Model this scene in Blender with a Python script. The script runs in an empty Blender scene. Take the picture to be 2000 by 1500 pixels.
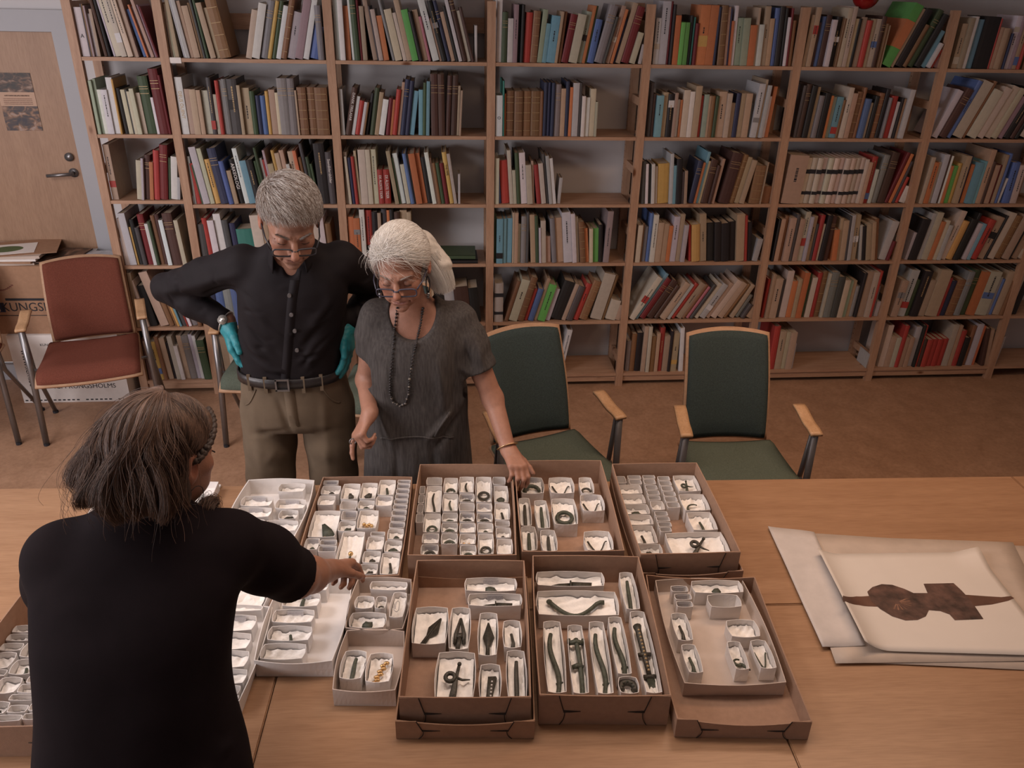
import bpy, bmesh, math, random
import numpy as np
from mathutils import Vector, Matrix
from mathutils.bvhtree import BVHTree

# ------------------------------------------------------------------ camera, light, exposure
SC = bpy.context.scene
COL = SC.collection
F_PX = 1575.955
def _axes(p=.46397, yaw=.09282, roll=.02217):
    cy, sy = math.cos(yaw), math.sin(yaw)
    fw = np.array([sy*math.cos(p), cy*math.cos(p), -math.sin(p)])
    r = np.array([cy, -sy, 0.]); u = np.cross(r, fw)
    return (math.cos(roll)*r+math.sin(roll)*u, -math.sin(roll)*r+math.cos(roll)*u, fw)
CR, CU, CF = _axes()
CP = np.array([.568, -4.638, 2.360])
cam = bpy.data.objects.new('camera', bpy.data.cameras.new('camera'))
COL.objects.link(cam)
cam.matrix_world = Matrix(((CR[0], CU[0], -CF[0], CP[0]), (CR[1], CU[1], -CF[1], CP[1]), (CR[2], CU[2], -CF[2], CP[2]), (0, 0, 0, 1)))
cam.data.sensor_width = 36; cam.data.lens = F_PX/2000*36; cam.data.clip_start = .05
SC.camera = cam
SC.view_settings.view_transform = 'Standard'; SC.view_settings.look = 'None'
SC.view_settings.gamma = 1; SC.view_settings.use_curve_mapping = False
SC.view_settings.exposure = 0.46
w = bpy.data.worlds.new('world'); SC.world = w; w.use_nodes = True
w.node_tree.nodes['Background'].inputs[0].default_value = (.9, .85, .88, 1)
w.node_tree.nodes['Background'].inputs[1].default_value = .35
def area(name, loc, target, sx, sy, power, color, spread=180):
    l = bpy.data.lights.new(name, 'AREA'); l.shape = 'RECTANGLE'; l.size = sx; l.size_y = sy
    l.energy = power; l.color = color
    o = bpy.data.objects.new(name, l); COL.objects.link(o); o.location = loc
    l.spread = math.radians(spread)
    o.rotation_euler = (Vector(target)-Vector(loc)).to_track_quat('-Z', 'Y').to_euler()
    return o
area('daylight_window', (-3.45, -3.75, 1.75), (0.9, -1.0, 1.05), 2.2, 1.45, 66, (1, .925, .945))
area('ceiling_panel', (-1.75, -2.75, 2.9), (-1.5, -2.6, 0), 1.2, 1.2, 34, (1, .92, .93))
area('ceiling_light', (.7, -2.75, 2.9), (.7, -2.75, 0), 1.6, .5, 8.5, (1, .80, .68), 120)
area('ceiling_light', (2.4, -2.0, 2.9), (2.4, -1.9, 0), 1.8, .5, 15, (1, .64, .42), 150)

def UNZ(x, y, z):
    d = CF + CR*(x-1000)/F_PX + CU*(750-y)/F_PX
    return CP + d*(z-CP[2])/d[2]
def UNY(x, y, Y):
    d = CF + CR*(x-1000)/F_PX + CU*(750-y)/F_PX
    return CP + d*(Y-CP[1])/d[1]
def PJ(P):
    d = np.asarray(P, float)-CP; z = d@CF
    return 1000+F_PX*(d@CR)/z, 750-F_PX*(d@CU)/z

# ------------------------------------------------------------------ materials
def _new(name):
    m = bpy.data.materials.new(name); m.use_nodes = True
    return m, m.node_tree, m.node_tree.nodes['Principled BSDF']
def ramp(nt, fac, stops):
    n = nt.nodes.new('ShaderNodeValToRGB'); e = n.color_ramp.elements
    while len(e) < len(stops): e.new(.5)
    for k, (p, c) in enumerate(stops):
        e[k].position = p; e[k].color = (*c, 1)
    nt.links.new(fac, n.inputs[0]); return n.outputs[0]
def noise(nt, scale, detail=4, vec=None, rough=.55, dist=0):
    n = nt.nodes.new('ShaderNodeTexNoise'); n.inputs['Scale'].default_value = scale
    n.inputs['Detail'].default_value = detail; n.inputs['Roughness'].default_value = rough
    n.inputs['Distortion'].default_value = dist
    if vec is not None: nt.links.new(vec, n.inputs['Vector'])
    return n.outputs['Fac']
def coords(nt, kind='Object', scale=(1, 1, 1)):
    t = nt.nodes.new('ShaderNodeTexCoord'); mp = nt.nodes.new('ShaderNodeMapping')
    mp.inputs['Scale'].default_value = scale
    nt.links.new(t.outputs[kind], mp.inputs['Vector']); return mp.outputs[0]
def bump(nt, b, height, strength, dist=.002):
    n = nt.nodes.new('ShaderNodeBump'); n.inputs['Strength'].default_value = strength; n.inputs['Distance'].default_value = dist
    nt.links.new(height, n.inputs['Height']); nt.links.new(n.outputs[0], b.inputs['Normal'])
def mul(nt, a, b):
    n = nt.nodes.new('ShaderNodeMix'); n.data_type = 'RGBA'; n.blend_type = 'MULTIPLY'; n.inputs[0].default_value = 1
    nt.links.new(a, n.inputs[6]); nt.links.new(b, n.inputs[7]); return n.outputs[2]
def mat(name, c, rough=.6, var=.1, scale=20, bmp=0, bscale=None, metal=0, spec=.4, stretch=(1, 1, 1), kind='Object'):
    m, nt, b = _new(name)
    v = coords(nt, kind, stretch)
    f = noise(nt, scale, 5, v)
    lo = tuple(max(0, x*(1-var)) for x in c); hi = tuple(min(1, x*(1+var)) for x in c)
    nt.links.new(ramp(nt, f, [(.3, lo), (.7, hi)]), b.inputs['Base Color'])
    b.inputs['Roughness'].default_value = rough; b.inputs['Metallic'].default_value = metal
    b.inputs['Specular IOR Level'].default_value = spec
    if bmp: bump(nt, b, noise(nt, bscale or scale*3, 4, v), bmp)
    m.diffuse_color = (*c, 1)
    return m
def wood(name, c1, c2, stretch, rough=.5, spec=.35, knots=True, scale=5.):
    m, nt, b = _new(name)
    v = coords(nt, 'Object', stretch)
    f = noise(nt, scale, 6, v, .6, .6)
    col = ramp(nt, f, [(.28, c1), (.5, tuple((a+d)/2 for a, d in zip(c1, c2))), (.72, c2)])
    f2 = noise(nt, scale*9, 3, v, .5)
    col = mul(nt, col, ramp(nt, f2, [(.3, (.86, .84, .82)), (.6, (1, 1, 1))]))
    if knots:
        vo = nt.nodes.new('ShaderNodeTexVoronoi'); vo.inputs['Scale'].default_value = 4.2
        nt.links.new(coords(nt, 'Object', tuple(min(1.5, s) for s in stretch)), vo.inputs['Vector'])
        col = mul(nt, col, ramp(nt, vo.outputs['Distance'], [(.05, (.34, .2, .12)), (.1, (1, 1, 1))]))
    nt.links.new(col, b.inputs['Base Color'])
    b.inputs['Roughness'].default_value = rough; b.inputs['Specular IOR Level'].default_value = spec
    bump(nt, b, f2, .08, .001)
    return m
def attr_mat(name, rough=.6, spec=.35, bmp=.0, bscale=60, var=.12, vscale=30, sss=0, stretch=(1, 1, 1)):
    m, nt, b = _new(name)
    a = nt.nodes.new('ShaderNodeVertexColor'); a.layer_name = 'Col'
    v = coords(nt, 'Object', stretch)
    f = noise(nt, vscale, 4, v)
    nt.links.new(mul(nt, a.outputs[0], ramp(nt, f, [(.3, (1-var,)*3), (.7, (1, 1, 1))])), b.inputs['Base Color'])
    b.inputs['Roughness'].default_value = rough; b.inputs['Specular IOR Level'].default_value = spec
    if bmp: bump(nt, b, noise(nt, bscale, 4, v), bmp)
    if sss:
        b.inputs['Subsurface Weight'].default_value = sss; b.inputs['Subsurface Radius'].default_value = (.01, .004, .002)
    return m
M = {}
M['wall'] = mat('wall_paint', (.56, .55, .56), .9, .02, 3, .05, 90)
M['ceiling'] = mat('ceiling_paint', (.7, .7, .7), .9, .02, 3)
def floor_mat():
    m, nt, b = _new('linoleum')
    v = coords(nt, 'Object')
    f = noise(nt, 7, 8, v, .7, .4); g = noise(nt, 45, 5, v, .7)
    col = ramp(nt, f, [(.3, (.32, .185, .112)), (.5, (.39, .23, .142)), (.7, (.455, .275, .175))])
    col = mul(nt, col, ramp(nt, g, [(.35, (.82, .8, .78)), (.6, (1, 1, 1))]))
    nt.links.new(col, b.inputs['Base Color'])
    b.inputs['Roughness'].default_value = .42; b.inputs['Specular IOR Level'].default_value = .35
    return m
M['floor'] = floor_mat()
PINE1, PINE2 = (.35, .20, .128), (.49, .315, .21)
M['pine_up'] = wood('pine_upright', PINE1, PINE2, (9, 9, .7))
M['pine_side'] = wood('pine_shelf', PINE1, PINE2, (.7, 9, 9))
M['beech'] = wood('beech_table', (.32, .175, .094), (.40, .232, .130), (.55, 7, 7), .33, .45, False, 3.2)
M['beech_arm'] = wood('beech_arm', (.46, .27, .14), (.56, .35, .2), (3, 3, 3), .4, .4, False)
M['ply'] = wood('plywood_edge', (.42, .25, .15), (.52, .33, .21), (4, 4, 20), .5, .3, False)
M['door'] = wood('door_veneer', (.31, .185, .115), (.37, .23, .145), (3, 3, .4), .45, .35, False)
M['trim'] = mat('white_trim', (.36, .365, .39), .5, .02, 4)
M['steel'] = mat('grey_tube', (.25, .245, .25), .35, .05, 20, metal=.85)
M['darksteel'] = mat('dark_tube', (.13, .12, .12), .4, .05, 20, metal=.5)
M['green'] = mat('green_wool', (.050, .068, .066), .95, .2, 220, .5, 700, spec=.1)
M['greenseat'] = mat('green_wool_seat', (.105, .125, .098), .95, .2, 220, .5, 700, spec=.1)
M['redwool'] = mat('red_wool', (.165, .054, .036), .95, .16, 220, .5, 700, spec=.1)
M['brown_card'] = mat('brown_card', (.33, .205, .14), .85, .07, 60, .15, 300, spec=.2)
M['kraft'] = mat('kraft_card', (.34, .20, .125), .85, .08, 40, .15, 300, spec=.2)
M['white_card'] = mat('white_card', (.74, .70, .67), .8, .03, 30, .05, 200, spec=.25)
M['tan_card'] = mat('tan_card', (.52, .43, .37), .8, .04, 30, .05, 200, spec=.25)
M['tissue'] = mat('tissue', (.86, .82, .77), .9, .05, 60, .6, 150, spec=.1)
M['bronze'] = mat('bronze', (.052, .046, .034), .5, .45, 160, .7, 260, metal=.25, spec=.5)
M['bronze_green'] = mat('bronze_green', (.06, .066, .045), .55, .4, 120, .7, 260, metal=.15, spec=.5)
M['gold'] = mat('gilt', (.6, .38, .17), .3, .3, 200, .5, 300, metal=.9)
M['ink'] = mat('ink', (.02, .02, .025), .7, .05, 20)
M['slit'] = mat('slit_shadow_gap', (.03, .02, .015), .9, .05, 20)
def lines_mat(name, paper, ink, n=4, axis='Z', dens=.5):
    m, nt, b = _new(name)
    t = nt.nodes.new('ShaderNodeTexCoord'); s = nt.nodes.new('ShaderNodeSeparateXYZ'); nt.links.new(t.outputs['Generated'], s.inputs[0])
    def M_(op, a, bb):
        k = nt.nodes.new('ShaderNodeMath'); k.operation = op
        for i, q in enumerate((a, bb)):
            if q is None: continue
            if isinstance(q, (int, float)): k.inputs[i].default_value = q
            else: nt.links.new(q, k.inputs[i])
        return k.outputs[0]
    fr = M_('FRACT', M_('MULTIPLY', s.outputs[axis], n), None)
    band = M_('MULTIPLY', M_('GREATER_THAN', fr, .32), M_('LESS_THAN', fr, .72))
    mp = nt.nodes.new('ShaderNodeMapping'); mp.inputs['Scale'].default_value = (22, 22, n*1.) if axis == 'Z' else (22, n*1., 1)
    nt.links.new(t.outputs['Generated'], mp.inputs[0])
    no = noise(nt, 2.2, 2, mp.outputs[0])
    msk = M_('MULTIPLY', band, M_('GREATER_THAN', no, dens))
    mx = nt.nodes.new('ShaderNodeMix'); mx.data_type = 'RGBA'; nt.links.new(msk, mx.inputs[0])
    mx.inputs[6].default_value = (*paper, 1); mx.inputs[7].default_value = (*ink, 1)
    nt.links.new(mx.outputs[2], b.inputs['Base Color']); b.inputs['Roughness'].default_value = .8
    return m
M['labelpaper'] = lines_mat('printed_label', (.58, .56, .57), (.2, .19, .25), 4)
M['book'] = attr_mat('book_cover', .55, .35, .1, 200, .1, 40)
M['pages'] = mat('page_block', (.46, .38, .29), .9, .12, 90, .4, 400, stretch=(1, 1, 1))
M['gilt_line'] = mat('gilt_line', (.42, .3, .16), .4, .1, 50, metal=.4)

# ------------------------------------------------------------------ mesh helpers
class MB:
    def __init__(s): s.v = []; s.f = []; s.c = []
    def add(s, v, f, col=None):
        n = len(s.v); s.v += [tuple(map(float, p)) for p in v]
        s.f += [tuple(i+n for i in q) for q in f]; s.c += [col]*len(f); return s
    def box(s, lo, hi, mtx=None, col=None):
        x0, y0, z0 = lo; x1, y1, z1 = hi
        v = [(x0, y0, z0), (x1, y0, z0), (x1, y1, z0), (x0, y1, z0), (x0, y0, z1), (x1, y0, z1), (x1, y1, z1), (x0, y1, z1)]
        if mtx is not None: v = [tuple(mtx @ Vector(p)) for p in v]
        return s.add(v, [(0, 3, 2, 1), (4, 5, 6, 7), (0, 1, 5, 4), (1, 2, 6, 5), (2, 3, 7, 6), (3, 0, 4, 7)], col)
    def tube(s, pts, rad, seg=8, flat=1., up=None, col=None, caps=True, closed=False):
        pts = [np.array(p, float) for p in pts]; n = len(pts)
        if np.isscalar(rad): rad = [rad]*n
        rings = []; prev = None
        for i, p in enumerate(pts):
            a = pts[(i-1) % n] if (i > 0 or closed) else p
            b = pts[(i+1) % n] if (i < n-1 or closed) else p
            t = b-a; t = t/(np.linalg.norm(t)+1e-12)
            ref = np.array(up, float) if up is not None else (prev if prev is not None else (np.array([0, 0, 1.]) if abs(t[2]) < .9 else np.array([0, 1., 0])))
            n1 = ref - t*(ref@t); n1 /= np.linalg.norm(n1)+1e-12; n2 = np.cross(t, n1)
            if up is None: prev = n1
            rings.append([p + rad[i]*(flat*math.cos(2*math.pi*k/seg)*n1 + math.sin(2*math.pi*k/seg)*n2) for k in range(seg)])
        v = [q for r in rings for q in r]; f = []
        m = n if closed else n-1
        for i in range(m):
            j = (i+1) % n
            for k in range(seg):
                k2 = (k+1) % seg
                f.append((i*seg+k, i*seg+k2, j*seg+k2, j*seg+k))
        if caps and not closed:
            f.append(tuple(range(seg-1, -1, -1))); f.append(tuple((n-1)*seg+k for k in range(seg)))
        return s.add(v, f, col)
    def prism(s, poly, z0, z1, mtx=None, col=None):
        n = len(poly)
        v = [(x, y, z0) for x, y in poly]+[(x, y, z1) for x, y in poly]
        if mtx is not None: v = [tuple(mtx @ Vector(p)) for p in v]
        return s.add(v, [tuple(range(n-1, -1, -1)), tuple(range(n, 2*n))]+[(i, (i+1) % n, n+(i+1) % n, n+i) for i in range(n)], col)
    def sphere(s, c, r, seg=12, rings=8, sc=(1, 1, 1), mtx=None, col=None):
        v = []; f = []
        for i in range(rings+1):
            th = math.pi*i/rings
            for k in range(seg):
                ph = 2*math.pi*k/seg
                p = Vector((r*sc[0]*math.sin(th)*math.cos(ph), r*sc[1]*math.sin(th)*math.sin(ph), r*sc[2]*math.cos(th)))
                if mtx is not None: p = mtx @ p
                v.append((c[0]+p[0], c[1]+p[1], c[2]+p[2]))
        for i in range(rings):
            for k in range(seg):
                k2 = (k+1) % seg
                f.append((i*seg+k, (i+1)*seg+k, (i+1)*seg+k2, i*seg+k2))
        return s.add(v, f, col)
    def grid(s, fn, nu, nv, thick=0, col=None):
        v = [fn(i/nu, j/nv) for j in range(nv+1) for i in range(nu+1)]
        q = lambda i, j: j*(nu+1)+i
        f = [(q(i, j), q(i+1, j), q(i+1, j+1), q(i, j+1)) for j in range(nv) for i in range(nu)]
        if thick:
            N = len(v); nv_ = []
            for k, p in enumerate(v):
                i, j = k % (nu+1), k//(nu+1)
                a = np.array(v[q(min(i+1, nu), j)])-np.array(v[q(max(i-1, 0), j)]); b = np.array(v[q(i, min(j+1, nv))])-np.array(v[q(i, max(j-1, 0))])
                nn = np.cross(a, b); nn /= np.linalg.norm(nn)+1e-12
                nv_.append(tuple(np.array(p)-nn*thick))
            v = v+nv_
            f = f+[tuple(N+x for x in reversed(t)) for t in f]
            ring = [q(i, 0) for i in range(nu)]+[q(nu, j) for j in range(nv)]+[q(nu-i, nv) for i in range(nu)]+[q(0, nv-j) for j in range(nv)]
            for a, b in zip(ring, ring[1:]+ring[:1]): f.append((b, a, N+a, N+b))
        return s.add(v, f, col)
    def build(s, name, m, parent=None, smooth=False, loc=None, rotz=0):
        me = bpy.data.meshes.new(name); me.from_pydata(s.v, [], s.f); me.update()
        if smooth: me.polygons.foreach_set('use_smooth', [True]*len(me.polygons))
        if any(c is not None for c in s.c):
            ca = me.color_attributes.new('Col', 'FLOAT_COLOR', 'CORNER'); arr = []
            for c, p in zip(s.c, s.f): arr += [*(c or (.5, .5, .5)), 1.]*len(p)
            ca.data.foreach_set('color', arr)
        if m is not None: me.materials.append(m if not isinstance(m, str) else M[m])
        o = bpy.data.objects.new(name, me); COL.objects.link(o)
        if parent is not None: o.parent = parent
        if loc is not None: o.location = loc
        if rotz: o.rotation_euler = (0, 0, rotz)
        return o
def tag(o, label=None, cat=None, group=None, kind=None):
    if label: o['label'] = label
    if cat: o['category'] = cat
    if group: o['group'] = group
    if kind: o['kind'] = kind
    return o
def empty(name, loc, rz=0, label=None, cat=None, group=None):
    o = bpy.data.objects.new(name, None); COL.objects.link(o); o.location = loc; o.rotation_euler = (0, 0, rz)
    o.empty_display_size = .05
    return tag(o, label, cat, group)
def copy_tree(o, parent=None):
    c = o.copy(); COL.objects.link(c)
    if parent is not None: c.parent = parent
    for ch in o.children: copy_tree(ch, c)
    return c
def text(name, s, size, m, parent, loc, rot, align='CENTER', ext=.0003, sx=1.):
    cu = bpy.data.curves.new(name, 'FONT'); cu.body = s; cu.size = size; cu.extrude = ext; cu.align_x = align; cu.align_y = 'CENTER'
    cu.resolution_u = 3
    cu.materials.append(M[m] if isinstance(m, str) else m)
    t_ = bpy.data.objects.new(name, cu); COL.objects.link(t_)
    dg = bpy.context.evaluated_depsgraph_get(); me = bpy.data.meshes.new_from_object(t_.evaluated_get(dg)); me.name = name
    bpy.data.objects.remove(t_); bpy.data.curves.remove(cu)
    o = bpy.data.objects.new(name, me); COL.objects.link(o); o.parent = parent; o.location = loc; o.rotation_euler = rot; o.scale = (sx, 1, 1)
    o['kind'] = 'stuff'
    return o
ORD = ['first', 'second', 'third', 'fourth', 'fifth', 'sixth', 'seventh', 'eighth', 'ninth', 'tenth', 'eleventh', 'twelfth', 'thirteenth', 'fourteenth', 'fifteenth', 'sixteenth', 'seventeenth', 'eighteenth', 'nineteenth', 'twentieth']
def ordn(i): return ORD[i] if i < 20 else ('twenty-'+ORD[i-20] if i < 29 else ('thirtieth' if i == 29 else 'thirty-'+ORD[i-30]))

# ------------------------------------------------------------------ room
def struct(name, mb, m, parent=None):
    o = mb.build(name, m, parent)
    if parent is None: o['kind'] = 'structure'
    return o
WY = .31
XL, XR, YF, ZC = -3.6, 5.6, -6.2, 2.95
struct('floor', MB().box((XL, YF, -.05), (XR, WY+.12, 0)), 'floor')
struct('ceiling', MB().box((XL, YF, ZC), (XR, WY+.12, ZC+.05)), 'ceiling')
wb = MB(); wb.box((-1.42, WY, 0), (XR, WY+.12, ZC)); wb.box((XL, WY, 2.09), (-1.42, WY+.12, ZC)); wb.box((XL, WY, 0), (-2.58, WY+.12, 2.09))
struct('wall_back', wb, 'wall')
wl = MB()
W0, W1, Z0, Z1 = -4.5, -2.1, .95, 2.5
wl.box((XL-.12, YF, 0), (XL, W0, ZC)); wl.box((XL-.12, W1, 0), (XL, WY, ZC)); wl.box((XL-.12, W0, 0), (XL, W1, Z0)); wl.box((XL-.12, W0, Z1), (XL, W1, ZC))
struct('wall_left', wl, 'wall')
struct('wall_right', MB().box((XR, YF, 0), (XR+.12, WY, ZC)), 'wall')
struct('wall_front', MB().box((XL, YF-.12, 0), (XR, YF, ZC)), 'wall')
wf = MB()
for a, b in ((W0, W0+.06), (W1-.06, W1), ((W0+W1)/2-.04, (W0+W1)/2+.04)): wf.box((XL-.09, a, Z0), (XL-.03, b, Z1))
for a, b in ((Z0, Z0+.06), (Z1-.06, Z1)): wf.box((XL-.09, W0, a), (XL-.03, W1, b))
struct('window_1', wf, 'trim')
# door
d = struct('door_1', MB().box((-2.49, WY-.015, .11), (-1.505, WY+.03, 2.06)), 'door')
fr = MB(); fr.box((-1.505, WY-.03, 0), (-1.395, WY+.005, 2.17)); fr.box((-2.58, WY-.03, 2.062), (-1.505, WY+.005, 2.17)); fr.box((-2.58, WY-.03, 0), (-2.49, WY+.005, 2.062))
struct('door_frame', fr, 'trim', d)
struct('threshold', MB().box((-2.49, WY-.05, 0), (-1.505, WY-.012, .105)), 'trim', d)
hl = MB(); hl.tube([(-1.555, WY-.02, 1.31), (-1.555, WY-.06, 1.31)], .011, 10); hl.tube([(-1.55, WY-.06, 1.31), (-1.69, WY-.06, 1.30)], .01, 10)
hl.tube([(-1.555, WY-.014, 1.31), (-1.555, WY-.022, 1.31)], .026, 14)
hl.build('door_handle', 'steel', d, True)
MB().tube([(-1.56, WY-.014, 1.40), (-1.56, WY-.028, 1.40)], .024, 14).build('lock_rose', 'steel', d, True)
struct('baseboard_back', MB().box((-3.5, WY-.015, 0), (-2.58, WY, .1)), 'trim')
# ------------------------------------------------------------------ bookcase
PX = [-1.29, -.85, 0, .85, 1.7, 2.55, 3.4, 4.25]
RZ = [1.953, 1.568, 1.185, .827, .447, .082]
def rowz(b, r):
    if b == 0: return [1.954, 1.566, 1.209, .829, .443, .088][r]
    return RZ[r]
bc = empty('bookcase', (1.48, .15, 0), 0, 'long pine bookcase of open shelves covering the back wall', 'bookcase')
bc_o = Vector((1.48, .15, 0))
def off(mb):
    mb.v = [(x-bc_o[0], y-bc_o[1], z) for x, y, z in mb.v]; return mb
DB = .29
post_me = None
for i, x in enumerate(PX):
    for y0 in (0, DB-.032):
        m = MB().box((x-.0225, y0, 0), (x+.0225, y0+.032, 2.26))
        o = off(m).build('upright_post', 'pine_up', bc)
    rg = MB()
    for z in (.16, .62, 1.01, 1.38, 1.76, 2.2): rg.box((x-.011, .032, z-.022), (x+.011, DB-.032, z+.022))
    off(rg).build('side_rungs', 'pine_side', bc)['kind'] = 'stuff'
    ho = MB()
    for k in range(58):
        z = .12+k*.037
        for sx in (-1, 1):
            for yy in (DB-.016,):
                ho.box((x+sx*.0226-.0003, yy-.003, z-.003), (x+sx*.0226+.0003, yy+.003, z+.003))
    h = off(ho).build('peg_holes', 'slit', bc); h['kind'] = 'stuff'
for b in range(7):
    x0, x1 = PX[b]+.0235, PX[b+1]-.0235
    for r in range(6):
        z = rowz(b, r)
        off(MB().box((x0, .002, z-.009), (x1, DB, z+.009))).build('shelf_board', 'pine_side', bc)
        if r == 5: off(MB().box((x0, .012, z-.05), (x1, .03, z-.0095))).build('shelf_rail', 'pine_side', bc)
    off(MB().box((x0, DB-.02, 2.09), (x1, DB-.002, 2.17))).build('back_batten', 'pine_side', bc)
x0, x1 = PX[7]+.0235, PX[7]+.8
for r in range(6): off(MB().box((x0, .002, RZ[r]-.009), (x1, DB, RZ[r]+.009))).build('shelf_board', 'pine_side', bc)
lab = off(MB().box((-.85+.026, -.0005, 1.938), (-.85+.082, .0018, 1.966))).build('white_shelf_label', 'white_card', bc)
lab['label'] = 'blank white sticker on the front edge of the top shelf'

# ------------------------------------------------------------------ books
BC = dict(W=('white', (.60, .59, .60)), C=('cream', (.50, .44, .36)), T=('tan', (.40, .29, .21)), L=('light grey', (.43, .42, .44)), G=('grey', (.22, .215, .22)),
          D=('dark grey', (.075, .07, .072)), K=('black', (.022, .02, .021)), B=('brown', (.22, .115, .06)), N=('dark brown', (.075, .04, .032)), R=('red', (.36, .05, .042)),
          M=('maroon', (.15, .022, .026)), O=('orange', (.48, .17, .075)), Y=('ochre', (.52, .33, .11)), E=('dark green', (.055, .085, .045)), F=('bright green', (.13, .36, .10)),
          A=('light blue', (.17, .33, .42)), U=('blue', (.10, .16, .36)), V=('navy', (.035, .04, .085)), P=('mauve', (.33, .24, .27)), Q=('teal', (.04, .17, .15)),
          S=('sage green', (.30, .36, .28)), X=('pink', (.46, .16, .2)), Z=('cream two-banded', (.53, .46, .40)))
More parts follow.
